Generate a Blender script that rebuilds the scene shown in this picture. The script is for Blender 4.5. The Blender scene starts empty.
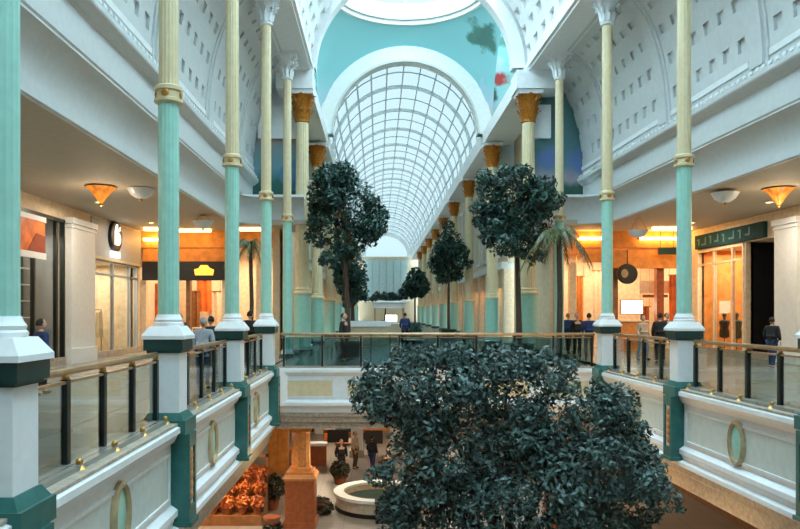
import bpy, bmesh, math, random
import numpy as np
from mathutils import Vector, Matrix
random.seed(7); rng = np.random.default_rng(7)
SC = bpy.context.scene
COL = SC.collection
PI = math.pi

# ------------------------------------------------------------------ camera, sky, exposure
F = 720.0; HX, HY = 378.0, 312.0; EYE = 1.8
cd = bpy.data.cameras.new('camera'); cam = bpy.data.objects.new('camera', cd); COL.objects.link(cam)
cam.location = (0, 0, EYE); cam.rotation_euler = (PI/2, 0, 0)
cd.sensor_width = 36; cd.lens = 36*F/800; cd.shift_x = (400-HX)/800; cd.shift_y = (HY-264.5)/800
cd.clip_end = 400
SC.camera = cam
w = bpy.data.worlds.new('sky'); SC.world = w; w.use_nodes = True
bg = w.node_tree.nodes['Background']; bg.inputs[0].default_value = (0.66, 0.88, 1.0, 1); bg.inputs[1].default_value = 3.4
vs = SC.view_settings; vs.view_transform = 'Standard'; vs.look = 'None'; vs.gamma = 1.0; vs.use_curve_mapping = False
vs.exposure = 1.2

def area(name, loc, size, power, col, rot=(0, 0, 0)):
    l = bpy.data.lights.new(name, 'AREA'); l.shape = 'RECTANGLE'; l.size, l.size_y = size; l.energy = power; l.color = col
    o = bpy.data.objects.new(name, l); COL.objects.link(o); o.location = loc; o.rotation_euler = rot
    return o
WARM = (1.0, 0.77, 0.52); SOFTW = (1.0, 0.86, 0.68)

# ------------------------------------------------------------------ materials
def lin(r, g, b):
    return tuple(((c/255)/12.92 if c/255 <= .04045 else ((c/255+.055)/1.055)**2.4) for c in (r, g, b))
MATS = {}
def mat(name, rgb, rough=.55, metal=0.0, var=.06, scale=6.0, bump=0.0, emit=None, es=0.0, spec=.5):
    if name in MATS: return MATS[name]
    m = bpy.data.materials.new(name); m.use_nodes = True; nt = m.node_tree; b = nt.nodes['Principled BSDF']
    c = lin(*rgb)
    tc = nt.nodes.new('ShaderNodeTexCoord'); nz = nt.nodes.new('ShaderNodeTexNoise'); nz.inputs['Scale'].default_value = scale
    nz.inputs['Detail'].default_value = 3
    nt.links.new(tc.outputs['Object'], nz.inputs['Vector'])
    rp = nt.nodes.new('ShaderNodeValToRGB'); rp.color_ramp.elements[0].position = .3; rp.color_ramp.elements[1].position = .7
    rp.color_ramp.elements[0].color = (*[x*(1-var*2) for x in c], 1)
    rp.color_ramp.elements[1].color = (*[min(1, x*(1+var*2)) for x in c], 1)
    nt.links.new(nz.outputs['Fac'], rp.inputs[0]); nt.links.new(rp.outputs[0], b.inputs['Base Color'])
    b.inputs['Roughness'].default_value = rough; b.inputs['Metallic'].default_value = metal
    b.inputs['Specular IOR Level'].default_value = spec
    if bump:
        bp = nt.nodes.new('ShaderNodeBump'); bp.inputs['Strength'].default_value = bump; bp.inputs['Distance'].default_value = .02
        nt.links.new(nz.outputs['Fac'], bp.inputs['Height']); nt.links.new(bp.outputs[0], b.inputs['Normal'])
    if emit:
        b.inputs['Emission Color'].default_value = (*lin(*emit), 1); b.inputs['Emission Strength'].default_value = es
    MATS[name] = m; return m
def glass(name, tint, gloss=.08, rough=.02):
    m = bpy.data.materials.new(name); m.use_nodes = True; nt = m.node_tree; nt.nodes.remove(nt.nodes['Principled BSDF'])
    t = nt.nodes.new('ShaderNodeBsdfTransparent'); t.inputs[0].default_value = (*tint, 1)
    g = nt.nodes.new('ShaderNodeBsdfGlossy'); g.inputs['Roughness'].default_value = rough
    lw = nt.nodes.new('ShaderNodeLayerWeight'); lw.inputs[0].default_value = .5
    fr = nt.nodes.new('ShaderNodeMath'); fr.operation = 'POWER'; fr.inputs[1].default_value = 4.5; nt.links.new(lw.outputs['Facing'], fr.inputs[0])
    ml = nt.nodes.new('ShaderNodeMath'); ml.operation = 'MULTIPLY_ADD'; ml.inputs[1].default_value = .55; ml.inputs[2].default_value = gloss*.3
    mx = nt.nodes.new('ShaderNodeMixShader')
    nt.links.new(fr.outputs[0], ml.inputs[0]); nt.links.new(ml.outputs[0], mx.inputs[0])
    nt.links.new(t.outputs[0], mx.inputs[1]); nt.links.new(g.outputs[0], mx.inputs[2])
    nt.links.new(mx.outputs[0], nt.nodes['Material Output'].inputs[0]); MATS[name] = m; return m
def frosted(name, tint, tl):
    m = bpy.data.materials.new(name); m.use_nodes = True; nt = m.node_tree; nt.nodes.remove(nt.nodes['Principled BSDF'])
    t = nt.nodes.new('ShaderNodeBsdfTransparent'); t.inputs[0].default_value = (*tint, 1)
    g = nt.nodes.new('ShaderNodeBsdfTranslucent'); g.inputs[0].default_value = (*tl, 1)
    mx = nt.nodes.new('ShaderNodeAddShader')
    nt.links.new(t.outputs[0], mx.inputs[0]); nt.links.new(g.outputs[0], mx.inputs[1])
    nt.links.new(mx.outputs[0], nt.nodes['Material Output'].inputs[0]); MATS[name] = m; return m
def mural(name, stops, lo, hi, blobs, scale=1.3, warp=.9):
    """painted wall: horizontal zones with wavy edges plus painted patches (object space centre, radius, colour)"""
    m = bpy.data.materials.new(name); m.use_nodes = True; nt = m.node_tree; b = nt.nodes['Principled BSDF']; b.inputs['Roughness'].default_value = .7
    N = nt.nodes.new; L = nt.links.new
    tc = N('ShaderNodeTexCoord'); nz = N('ShaderNodeTexNoise'); nz.inputs['Scale'].default_value = scale; nz.inputs['Detail'].default_value = 4
    L(tc.outputs['Object'], nz.inputs['Vector'])
    sp = N('ShaderNodeSeparateXYZ'); L(tc.outputs['Object'], sp.inputs[0])
    a = N('ShaderNodeMath'); a.operation = 'MULTIPLY_ADD'; a.inputs[1].default_value = warp; L(nz.outputs['Fac'], a.inputs[0]); L(sp.outputs['Z'], a.inputs[2])
    mr = N('ShaderNodeMapRange'); mr.inputs[1].default_value = lo+warp*.5; mr.inputs[2].default_value = hi+warp*.5; L(a.outputs[0], mr.inputs[0])
    rp = N('ShaderNodeValToRGB'); e = rp.color_ramp.elements
    e[0].position = stops[0][0]; e[0].color = (*lin(*stops[0][1]), 1); e[1].position = stops[-1][0]; e[1].color = (*lin(*stops[-1][1]), 1)
    for p, c in stops[1:-1]:
        q = e.new(p); q.color = (*lin(*c), 1)
    L(mr.outputs[0], rp.inputs[0]); last = rp.outputs[0]
    for (ctr, r, c) in blobs:
        vm = N('ShaderNodeVectorMath'); vm.operation = 'DISTANCE'; vm.inputs[1].default_value = ctr; L(tc.outputs['Object'], vm.inputs[0])
        ad = N('ShaderNodeMath'); ad.operation = 'MULTIPLY_ADD'; ad.inputs[1].default_value = r*2.6; L(nz.outputs['Fac'], ad.inputs[0]); L(vm.outputs['Value'], ad.inputs[2])
        m2 = N('ShaderNodeMapRange'); m2.inputs[1].default_value = r*2.05; m2.inputs[2].default_value = r*2.5; m2.inputs[3].default_value = 1; m2.inputs[4].default_value = 0
        L(ad.outputs[0], m2.inputs[0])
        mx = N('ShaderNodeMix'); mx.data_type = 'RGBA'; L(m2.outputs[0], mx.inputs[0]); L(last, mx.inputs[6]); mx.inputs[7].default_value = (*lin(*c), 1)
        last = mx.outputs[2]
    L(last, b.inputs['Base Color']); MATS[name] = m; return m
def leafmat(name, dark, light, rough=.45):
    m = bpy.data.materials.new(name); m.use_nodes = True; nt = m.node_tree; b = nt.nodes['Principled BSDF']
    g = nt.nodes.new('ShaderNodeNewGeometry'); rp = nt.nodes.new('ShaderNodeValToRGB')
    rp.color_ramp.elements[0].color = (*lin(*dark), 1); rp.color_ramp.elements[1].color = (*lin(*light), 1)
    nt.links.new(g.outputs['Random Per Island'], rp.inputs[0]); nt.links.new(rp.outputs[0], b.inputs['Base Color'])
    b.inputs['Roughness'].default_value = rough
    MATS[name] = m; return m
def tilemat(name, rgb, grout, sx=1.0, rough=.25):
    m = bpy.data.materials.new(name); m.use_nodes = True; nt = m.node_tree; b = nt.nodes['Principled BSDF']
    tc = nt.nodes.new('ShaderNodeTexCoord'); br = nt.nodes.new('ShaderNodeTexBrick'); br.offset = 0
    br.inputs['Scale'].default_value = 1.0; br.inputs['Brick Width'].default_value = sx; br.inputs['Row Height'].default_value = sx
    br.inputs['Mortar Size'].default_value = .012
    c = lin(*rgb); br.inputs['Color1'].default_value = (*c, 1); br.inputs['Color2'].default_value = (*[x*.86 for x in c], 1); br.inputs['Mortar'].default_value = (*lin(*grout), 1)
    nt.links.new(tc.outputs['Object'], br.inputs['Vector']); nt.links.new(br.outputs['Color'], b.inputs['Base Color'])
    b.inputs['Roughness'].default_value = rough; MATS[name] = m; return m

mat('white', (232, 236, 236), .5, var=.02)
mat('white_cool', (204, 209, 208), .5, var=.02)
mat('panel', (205, 216, 210), .5, var=.03)
mat('mint', (160, 214, 198), .35, var=.03)
mat('teal', (40, 100, 94), .35, var=.08)
mat('dark_teal', (26, 62, 60), .35, var=.08)
mat('cream', (220, 203, 162), .5, var=.03)
mat('stone', (176, 164, 148), .4, var=.13, scale=9)
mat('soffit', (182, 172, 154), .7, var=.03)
mat('rim_bronze', (180, 160, 124), .4, .2, var=.12)
mat('brass', (196, 150, 80), .3, .85, var=.1)
mat('bronze', (168, 140, 104), .35, .6, var=.1)
mat('gold', (190, 120, 40), .42, .45, var=.15, scale=14)
mat('black_post', (16, 30, 30), .35, var=.1)
mat('black', (18, 18, 20), .5, var=.1)
mat('spandrel', (150, 214, 218), .7, var=.02, scale=1)
mat('coffer_shade', (196, 206, 210), .6, var=.02)
mat('bark', (70, 54, 40), .8, var=.2, scale=20, bump=.4)
mat('sandstone', (206, 130, 62), .5, var=.1, scale=9)
mat('rust', (150, 78, 36), .5, var=.12)
mat('beige_wall', (196, 180, 150), .6, var=.04)
mat('grey_panel', (158, 166, 172), .5, var=.03)
mat('orange_wall', (214, 140, 62), .6, var=.12, scale=3)
mat('warm_cream', (226, 204, 172), .6, var=.06)
mat('lamp_warm', (255, 220, 160), .5, emit=(255, 196, 110), es=6.0)
mat('lamp_orange', (240, 150, 60), .5, emit=(255, 150, 50), es=1.6)
mat('lamp_white', (255, 250, 235), .5, emit=(255, 244, 220), es=3.0)
mat('sign_white', (245, 245, 238), .5, emit=(250, 250, 240), es=.7)
mat('bowl', (225, 230, 232), .3, var=.02)
mat('wood', (140, 92, 52), .5, var=.15, scale=5)
mat('skin', (206, 160, 132), .6, var=.03)
mat('soil', (54, 42, 34), .9, var=.2)
mat('terracotta', (150, 84, 50), .7, var=.1)
glass('balustrade_glass', (.80, .87, .86), .25)
glass('bridge_glass', (.44, .60, .62), .3)
glass('shop_glass', (.86, .90, .90), .05)
glass('skylight_glass', (.88, .94, .96), .02)
frosted('vault_glass', (.096, .101, .096), (.036, .039, .039))
glass('dome_glass', (.86, .9, .9), .02)
leafmat('ficus', (14, 40, 34), (52, 96, 84))
leafmat('ficus_near', (22, 42, 37), (98, 128, 120), .45)
leafmat('palm', (52, 72, 44), (128, 128, 84))
leafmat('autumn', (150, 50, 24), (228, 140, 60))
leafmat('box_leaf', (30, 36, 22), (70, 66, 40))
tilemat('floor_upper_tile', (140, 140, 132), (100, 98, 90), 1.2)
tilemat('floor_lower_tile', (150, 142, 132), (108, 100, 92), 1.2, .35)
mural('mural_a', [(0, (28, 66, 56)), (.2, (40, 84, 72)), (.27, (150, 142, 150)), (.42, (92, 122, 140)), (.6, (74, 116, 122)), (1, (82, 124, 126))], 6.5, 10.6,
      [((-.8, 0, 8.6), .5, (84, 112, 160)), ((.5, 0, 8.4), .45, (84, 112, 160))])
mural('mural_b', [(0, (24, 64, 56)), (.25, (36, 92, 84)), (.4, (96, 140, 152)), (.62, (120, 140, 144)), (.75, (176, 140, 108)), (1, (226, 234, 236))], 6.5, 10.6,
      [((1.0, 0, 7.9), .5, (70, 120, 150))])

# ------------------------------------------------------------------ mesh helper
class MB:
    def __init__(s, f=None): s.v = []; s.q = []; s.f = f
    def add(s, vs_, fs):
        n = len(s.v); s.v += [tuple(p) for p in vs_]; s.q += [tuple(i+n for i in f) for f in fs]; return s
    def box(s, x0, x1, y0, y1, z0, z1):
        return s.add([(x0, y0, z0), (x1, y0, z0), (x1, y1, z0), (x0, y1, z0), (x0, y0, z1), (x1, y0, z1), (x1, y1, z1), (x0, y1, z1)],
                     [(0, 3, 2, 1), (4, 5, 6, 7), (0, 1, 5, 4), (1, 2, 6, 5), (2, 3, 7, 6), (3, 0, 4, 7)])
    def frus(s, cx, cy, z0, z1, h0, h1):
        return s.add([(cx-h0, cy-h0, z0), (cx+h0, cy-h0, z0), (cx+h0, cy+h0, z0), (cx-h0, cy+h0, z0), (cx-h1, cy-h1, z1), (cx+h1, cy-h1, z1), (cx+h1, cy+h1, z1), (cx-h1, cy+h1, z1)],
                     [(0, 3, 2, 1), (4, 5, 6, 7), (0, 1, 5, 4), (1, 2, 6, 5), (2, 3, 7, 6), (3, 0, 4, 7)])
    def lathe(s, prof, c=(0, 0, 0), n=20, flute=0, fd=0.0):
        vs_ = []; m = len(prof)
        for r, z in prof:
            for k in range(n):
                t = 2*PI*k/n; rr = r*(1-fd*(k % 2)) if flute else r
                vs_.append((c[0]+rr*math.cos(t), c[1]+rr*math.sin(t), c[2]+z))
        fs = [(i*n+k, i*n+(k+1) % n, (i+1)*n+(k+1) % n, (i+1)*n+k) for i in range(m-1) for k in range(n)]
        fs += [tuple(range(n))[::-1], tuple((m-1)*n+k for k in range(n))]
        return s.add(vs_, fs)
    def tube(s, pts, r, n=6, taper=None):
        pts = [Vector(p) for p in pts]; vs_ = []; m = len(pts)
        for i, p in enumerate(pts):
            d = (pts[min(i+1, m-1)]-pts[max(i-1, 0)]).normalized()
            u = d.orthogonal().normalized() if abs(d.z) > .9 else d.cross(Vector((0, 0, 1))).normalized(); v = d.cross(u)
            rr = r if taper is None else r+(taper-r)*i/(m-1)
            for k in range(n):
                t = 2*PI*k/n; vs_.append(p+u*rr*math.cos(t)+v*rr*math.sin(t))
        fs = [(i*n+k, i*n+(k+1) % n, (i+1)*n+(k+1) % n, (i+1)*n+k) for i in range(m-1) for k in range(n)]
        fs += [tuple(range(n))[::-1], tuple((m-1)*n+k for k in range(n))]
        return s.add(vs_, fs)
    def loft(s, rows, closed_u=False, cap=False):
        """rows: list of equally long point lists"""
        n = len(rows[0]); vs_ = [p for r in rows for p in r]
        fs = [(i*n+k, i*n+(k+1) % n, (i+1)*n+(k+1) % n, (i+1)*n+k) for i in range(len(rows)-1) for k in range(n if closed_u else n-1)]
        if cap: fs += [tuple(range(n))[::-1], tuple((len(rows)-1)*n+k for k in range(n))]
        return s.add(vs_, fs)
    def sphere(s, c, r, n=10, m=7, sc=(1, 1, 1)):
        prof = []
        vs_ = []
        for i in range(m+1):
            ph = PI*i/m
            for k in range(n):
                t = 2*PI*k/n
                vs_.append((c[0]+r*sc[0]*math.sin(ph)*math.cos(t), c[1]+r*sc[1]*math.sin(ph)*math.sin(t), c[2]+r*sc[2]*math.cos(ph)))
        return s.add(vs_, [(i*n+k, (i+1)*n+k, (i+1)*n+(k+1) % n, i*n+(k+1) % n) for i in range(m) for k in range(n)])
    def prism(s, poly, axis, a0, a1):
        """poly in the two other axes (cyclic order x,y,z without axis)"""
        def mk(p, a):
            return {'x': (a, p[0], p[1]), 'y': (p[0], a, p[1]), 'z': (p[0], p[1], a)}[axis]
        n = len(poly)
        return s.add([mk(p, a0) for p in poly]+[mk(p, a1) for p in poly],
                     [tuple(range(n)), tuple(range(2*n-1, n-1, -1))]+[(k, k+n, (k+1) % n+n, (k+1) % n) for k in range(n)])
    def mesh(s, name, smooth=False):
        vs_ = [s.f(*p) for p in s.v] if s.f else s.v
        me = bpy.data.meshes.new(name); me.from_pydata(vs_, [], s.q); me.update()
        bm = bmesh.new(); bm.from_mesh(me); bmesh.ops.recalc_face_normals(bm, faces=bm.faces); bm.to_mesh(me); bm.free()
        if smooth:
            me.polygons.foreach_set('use_smooth', [True]*len(me.polygons))
            try: me.set_sharp_from_angle(angle=math.radians(38))
            except Exception: pass
        return me
    def build(s, name, m, parent=None, smooth=False, kind=None, loc=None):
        return link(name, s.mesh(name, smooth), m, parent, kind, loc)
def link(name, me, m=None, parent=None, kind=None, loc=None):
    if m is not None and not me.materials: me.materials.append(MATS[m] if isinstance(m, str) else m)
    o = bpy.data.objects.new(name, me); COL.objects.link(o)
    if parent: o.parent = parent
    if loc is not None: o.location = loc
    if kind: o['kind'] = kind
    return o
def tag(o, label, cat, group=None):
    o['label'] = label; o['category'] = cat
    if group: o['group'] = group
    return o
def thing(name, label, cat, loc=(0, 0, 0), rz=0, group=None):
    o = bpy.data.objects.new(name, None); COL.objects.link(o); o.location = loc; o.rotation_euler = (0, 0, rz); o.empty_display_size = .2
    return tag(o, label, cat, group)
def sroot(name, loc=(0, 0, 0)):
    o = bpy.data.objects.new(name, None); COL.objects.link(o); o.location = loc; o['kind'] = 'structure'; return o
def copy_tree(o, parent=None):
    c = o.copy(); COL.objects.link(c); c.parent = parent
    for ch in o.children: copy_tree(ch, c)
    return c
def px(x, y, d):
    """point at depth d on the line of sight of the picture point (x, y)"""
    return Vector(((x-HX)*d/F, d, EYE-(y-HY)*d/F))

# ------------------------------------------------------------------ plan
S = 5.40; Y0 = 6.98; SH = .0333
def colx(s, y): return -3.6 if s < 0 else 8.15-SH*y
def W(s):      # (a, y, z) -> world, a = metres behind the column line
    return (lambda a, y, z: (-3.6-a, y, z)) if s < 0 else (lambda a, y, z: (8.15+a-SH*y, y, z))
def Lc(s):     # the same, local to a point on the column line
    return (lambda a, y, z: (-a, y, z)) if s < 0 else (lambda a, y, z: (a-SH*y, y, z))
YB = -18.0      # where the modelled part of the hall ends behind the camera
YBR = 24.0     # front of the cross bridge
YE = 33.0      # end shops of the side galleries
ZL = -5.6      # lower floor
AW = 7.3       # shop wall behind column line

SIDE = {-1: 'left', 1: 'right'}
# floors
MB().box(-3.6, 7.6, YBR+.1, 135, -.35, 0).build('floor', 'floor_upper_tile', kind='structure')
for s in (-1, 1):
    MB(W(s)).box(-.1, AW+3.4, YB, YE+4.5, -.35, 0).build('floor_gallery_'+SIDE[s], 'floor_upper_tile', kind='structure')
MB().box(-16, 22, YB, 62, ZL-.3, ZL).build('floor_lower', 'floor_lower_tile', kind='structure')

MB().box(-16, 22, YB-.3, YB, ZL, 18.5).build('wall_back', mat('end_block', (140, 120, 96), .6, var=.04), kind='structure')  # unseen end closure, added to keep sky light from behind out of the hall
# gallery cornices
low_prof = [(2.46, 5.49), (2.40, 5.485), (2.36, 5.52), (2.36, 5.78), (2.34, 5.95), (2.29, 6.12), (2.21, 6.28), (2.11, 6.42), (2.0, 6.52), (1.93, 6.56), (1.93, 6.6), (3.0, 6.6)]
up_prof = [(2.9, 6.6), (1.93, 6.6), (1.9, 6.64), (1.9, 7.3), (1.86, 7.33), (1.80, 7.36), (1.72, 7.43), (1.66, 7.48), (1.64, 7.52), (1.64, 7.62), (1.7, 7.66), (1.7, 7.76), (1.78, 7.8), (1.95, 7.84)]
for s in (-1, 1):
    tr = sroot('trim_cornice_'+SIDE[s])
    rows = []
    for y in (YB, 5, 15, 29): rows.append([(a, y, z) for a, z in low_prof])
    for k in range(1, 9):
        t = PI/2*k/8
        rows.append([(.9+(a-.9)*math.cos(t), 29+(a-.9)*math.sin(t), z) for a, z in low_prof])
    rows.append([(-.5, 29+(a-.9), z) for a, z in low_prof])
    MB(W(s)).loft(rows).build('cove', 'white_cool', tr, True)
    MB(W(s)).loft([[(a, y, z) for a, z in up_prof] for y in (YB, 10, 20, 31.6)]).build('fascia_band', 'white_cool', tr)
    m = MB(W(s))
    y = 6.0
    while y < 30.8:                                   # dentil course above the band
        m.box(1.66, 1.72, y, y+.14, 7.66, 7.75); y += .28
    m.build('dentil_course', 'white', tr, kind='stuff')
    # end ledge above the cove, below the mural
    MB(W(s)).box(-.5, 1.95, 29.9, 31.65, 6.58, 6.68).build('ledge', 'white', tr)
    # gallery ceiling, flat, above the shops
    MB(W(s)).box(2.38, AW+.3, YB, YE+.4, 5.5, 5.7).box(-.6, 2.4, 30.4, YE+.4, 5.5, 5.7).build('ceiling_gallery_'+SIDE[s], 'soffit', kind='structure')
    # roof hull above the gallery so no sky leaks in
    MB(W(s)).box(2.9, AW+.6, YB, YE+.6, 7.0, 7.1).build('roof_gallery_'+SIDE[s], 'white', kind='structure')

# coffered quarter vaults above the galleries
def qv(u, off=0.0):   # u 0 springing .. 1 crown
    t = u*PI/2
    return (1.88-1.73*(1-math.cos(t))+off*math.cos(t), 7.84+4.16*math.sin(t)+off*math.sin(t))
for s in (-1, 1):
    root = sroot('ceiling_vault_'+SIDE[s])
    nv, nu = 7, 9
    proto = None; rib = None
    for n in range(-4, 6):
        ya = Y0+S*(n-1)
        loc = (colx(s, ya), ya, 0)
        if proto is None:
            m = MB(Lc(s)); W0, W1 = .42, S-.42
            us = [0, .10, .155, .27, .325, .44, .495, .61, .665, .78, .835, 1.0]
            yy = [W0]; step = (W1-W0)/6
            for k in range(6):
                yy += [W0+step*(k+.28), W0+step*(k+.72)]
            yy.append(W1)
            def pt(u, y, off=0): a, z = qv(u, off); return (a, y, z)
            for i in range(len(us)-1):
                for j in range(len(yy)-1):
                    hole = us[i+1]-us[i] < .06 and j % 2 == 1
                    if i == 0 or i == len(us)-2: hole = False
                    c = [(us[i], yy[j]), (us[i+1], yy[j]), (us[i+1], yy[j+1]), (us[i], yy[j+1])]
                    if not hole: m.add([pt(*q) for q in c], [(0, 1, 2, 3)])
                    else:
                        m.add([pt(*q) for q in c]+[pt(*q, .085) for q in c], [(4, 5, 6, 7), (0, 1, 5, 4), (1, 2, 6, 5), (2, 3, 7, 6), (3, 0, 4, 7)])
            pm = m.mesh('coffered_panel')
            m = MB(Lc(s))
            rr = [[(*((lambda q: (q[0], yq, q[1]))(qv(u, o))),) for yq, o in ((-.42, .1), (-.42, -.05), (-.3, -.05), (-.3, -.12), (.3, -.12), (.3, -.05), (.42, -.05), (.42, .1))] for u in np.linspace(0, 1, 13)]
            m.loft(rr, True); rm = m.mesh('vault_rib', False)
            # framing mouldings inside each bay
            m = MB(Lc(s))
            for u0 in (.035, .955):
                m.loft([[(*((lambda q: (q[0], yq, q[1]))(qv(u0+du, o))),) for du, o in ((-.012, 0), (-.012, -.05), (.012, -.05), (.012, 0))] for yq in (.46, S-.46)])
            fm = m.mesh('panel_moulding'); proto = True
        link('coffered_panel', pm, 'white_cool', root, loc=loc); link('vault_rib', rm, 'white_cool', root, loc=loc); link('panel_moulding', fm, 'white', root, loc=loc)
    # hull over the vault
    m = MB(W(s)); m.loft([[(qv(u, .3)[0], y, qv(u, .3)[1]) for u in np.linspace(-.1, 1.02, 8)] for y in (YB-6, 31.6)]); m.build('vault_hull', 'white', root)
    # longitudinal beam above the columns
    tr = sroot('trim_beam_'+SIDE[s])
    MB(W(s)).box(-.75, .45, YB, 31.2, 12.0, 12.5).build('beam', 'white', tr)
    MB(W(s)).box(-.85, -.7, YB, 31.2, 12.12, 12.3).build('beam_moulding', 'white', tr)
    # end wall of the vault with its painted lunette
    m = MB(); f = W(s)
    poly = [(-.5, 6.6), (2.0, 6.6), (2.0, 7.84)]+[qv(u, .1) for u in np.linspace(0, 1, 10)]+[(-.5, 12.1)]
    cx = f(1.2, 31, 0)[0]
    m.prism([(f(a, 31, 0)[0]-cx, z) for a, z in poly], 'y', -.02, .2)
    o = m.build('wall_lunette_'+SIDE[s], 'mural_b' if s < 0 else 'mural_a', kind='structure', loc=(cx, 31.62, 0))

# ------------------------------------------------------------------ central barrel vault (near): coffered haunches, glazed crown
def bv(t, y, off=0.0):    # t angle 0..pi from right springing
    xl, xr = -2.83, 7.4-SH*y; c = (xl+xr)/2; R = (xr-xl)/2+off
    return (c+R*math.cos(t), y, 12.3+R*math.sin(t))
T1 = math.radians(44)
root = sroot('ceiling_barrel_vault')
for s, (ta, tb) in {1: (0, T1), -1: (PI-T1, PI)}.items():
    for n in range(-4, 5):
        ya = Y0+S*(n-1); y1 = min(ya+S, 31.0)
        if n == 4: y1 = 31.0
        m = MB(); ts = list(np.linspace(ta, tb, 10)); ys = list(np.linspace(ya+.35, y1-.35, 13))
        for i in range(9):
            for j in range(12):
                hole = i % 2 == 1 and j % 2 == 1
                c = [(ts[i], ys[j]), (ts[i+1], ys[j]), (ts[i+1], ys[j+1]), (ts[i], ys[j+1])]
                if not hole: m.add([bv(*q) for q in c], [(0, 1, 2, 3)])
                else: m.add([bv(*q) for q in c]+[bv(*q, .15) for q in c], [(4, 5, 6, 7), (0, 1, 5, 4), (1, 2, 6, 5), (2, 3, 7, 6), (3, 0, 4, 7)])
        m.build('coffered_panel', 'white', root)
        m = MB(); m.loft([[bv(t, ya+dy, o) for dy, o in ((-.35, .2), (-.35, -.1), (.35, -.1), (.35, .2))] for t in np.linspace(ta, tb, 12)], True); m.build('vault_rib', 'white', root, True)
    m = MB(); m.loft([[bv(t, y, .35) for t in np.linspace(ta-.05, tb+.02, 10)] for y in (YB-6, 31)]); m.build('vault_hull', 'white', root)
sk = sroot('window_1')
for n in range(-4, 5):
    ya = Y0+S*(n-1); y1 = min(ya+S, 31.0)
    m = MB(); m.loft([[bv(t, ya+dy, o) for dy, o in ((-.12, .1), (-.12, -.12), (.12, -.12), (.12, .1))] for t in np.linspace(T1, PI-T1, 12)], True); m.build('glazing_rib', 'white', sk)
    for k in range(6):
        t0 = T1+(PI-2*T1)*k/6; t1 = T1+(PI-2*T1)*(k+1)/6
        m = MB(); m.add([bv(t0, ya+.1), bv(t1, ya+.1), bv(t1, y1-.1), bv(t0, y1-.1)], [(0, 1, 2, 3)]); m.build('pane', 'skylight_glass', sk)
for k in range(7):
    t = T1+(PI-2*T1)*k/6
    m = MB(); m.loft([[bv(t+dt, y, o) for dt, o in ((-.012, .06), (-.012, -.06), (.012, -.06), (.012, .06))] for y in (YB-2, 31)], True); m.build('glazing_bar', 'white', sk)

# ------------------------------------------------------------------ big arch, crossing and dome
CX = 1.55
def ring_arch(m, cx, z0, ri, ro, y0, y1, n=40):
    m.loft([[(cx+r*math.cos(t), y, z0+r*math.sin(t)) for r, y in ((ri, y0), (ro, y0), (ro, y1), (ri, y1))] for t in np.linspace(0, PI, n)], True)
    return m
def arch_wall(m, cx, z0, r, x0, x1, zb, zt, y0, y1, n=40):
    """wall x0..x1, zb..zt with a round headed opening"""
    pts = [(cx+r*math.cos(t), z0+r*math.sin(t)) for t in np.linspace(0, PI, n)]
    for i in range(n-1):
        (xa, za), (xb, zb_) = pts[i], pts[i+1]
        m.add([(xa, y0, za), (xb, y0, zb_), (xb, y0, zt), (xa, y0, zt), (xa, y1, za), (xb, y1, zb_), (xb, y1, zt), (xa, y1, zt)],
              [(0, 1, 2, 3), (4, 7, 6, 5), (0, 4, 5, 1), (2, 6, 7, 3)])
    m.box(cx+r, x1, y0, y1, zb, zt); m.box(x0, cx-r, y0, y1, zb, zt); return m
arch_wall(MB(), CX, 12.3, 5.1, -6.5, 10.2, 11.9, 20, 31.1, 31.5).build('wall_crossing_front', 'white', kind='structure')
tr = sroot('trim_big_arch')
ring_arch(MB(), CX, 12.3, 4.24, 5.15, 30.95, 31.6).build('arch_ring', 'white', tr, True)
ring_arch(MB(), CX, 12.3, 4.75, 4.9, 30.87, 31.0).build('arch_moulding', 'white_cool', tr, True)
YC, RC = 36.0, 4.85
arch_wall(MB(), CX, 11.9, 4.95, -6.5, 10.2, 9.3, 20, 41.0, 41.4).build('wall_crossing_back', 'spandrel', kind='structure')
tr = sroot('trim_small_arch')
ring_arch(MB(), CX, 11.9, 4.10, 4.98, 40.8, 41.6).build('arch_ring', 'white', tr, True)
ring_arch(MB(), CX, 11.9, 4.08, 4.2, 40.72, 40.82).build('arch_moulding', 'white_cool', tr, True)
bpy.data.objects['wall_crossing_back'].data.materials[0] = mural('mural_spandrel', [(0, (206, 220, 226)), (.3, (176, 216, 224)), (.5, (150, 214, 218)), (1, (150, 214, 218))], 11, 19,
     [((6.95, 41, 15.1), .42, (186, 66, 62)), ((6.45, 41, 14.2), .36, (66, 92, 88)), ((6.75, 41, 16.0), .6, (190, 210, 236)), ((7.3, 41, 17.2), .6, (92, 140, 130)), ((-3.1, 41, 15.2), .5, (120, 196, 180)), ((-2.9, 41, 16.2), .6, (186, 206, 236)), ((-3.6, 41, 14.2), .5, (150, 170, 200))])
# pendentives: four sphere triangles between the arches, painted
RS = math.hypot(4.9, 4.9)
def onsphere(x, z):   # far side of the pendentive sphere above (x,z) given relative to its centre
    return math.sqrt(max(.01, RS*RS-x*x-z*z))
pm_l = mural('mural_pendentive_left', [(0, (120, 160, 150)), (.2, (190, 205, 215)), (.4, (176, 216, 226)), (.6, (150, 214, 220)), (1, (150, 214, 220))], 0, 5,
     [((-4.1, 4.0, .9), .55, (120, 190, 170)), ((-3.6, 4.4, 2.2), .6, (186, 210, 232))])
pm_r = mural('mural_pendentive_right', [(0, (150, 150, 140)), (.15, (200, 190, 180)), (.3, (196, 214, 232)), (.5, (150, 214, 220)), (1, (150, 214, 220))], 0, 5,
     [((3.9, 3.1, 4.8), .75, (92, 140, 130)), ((4.4, 3.0, 4.4), .8, (84, 130, 122)), ((4.35, 4.3, 1.5), .42, (190, 70, 66)), ((3.95, 4.45, 1.0), .32, (60, 84, 78)), ((4.2, 4.2, 2.5), .5, (196, 214, 238))])
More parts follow.
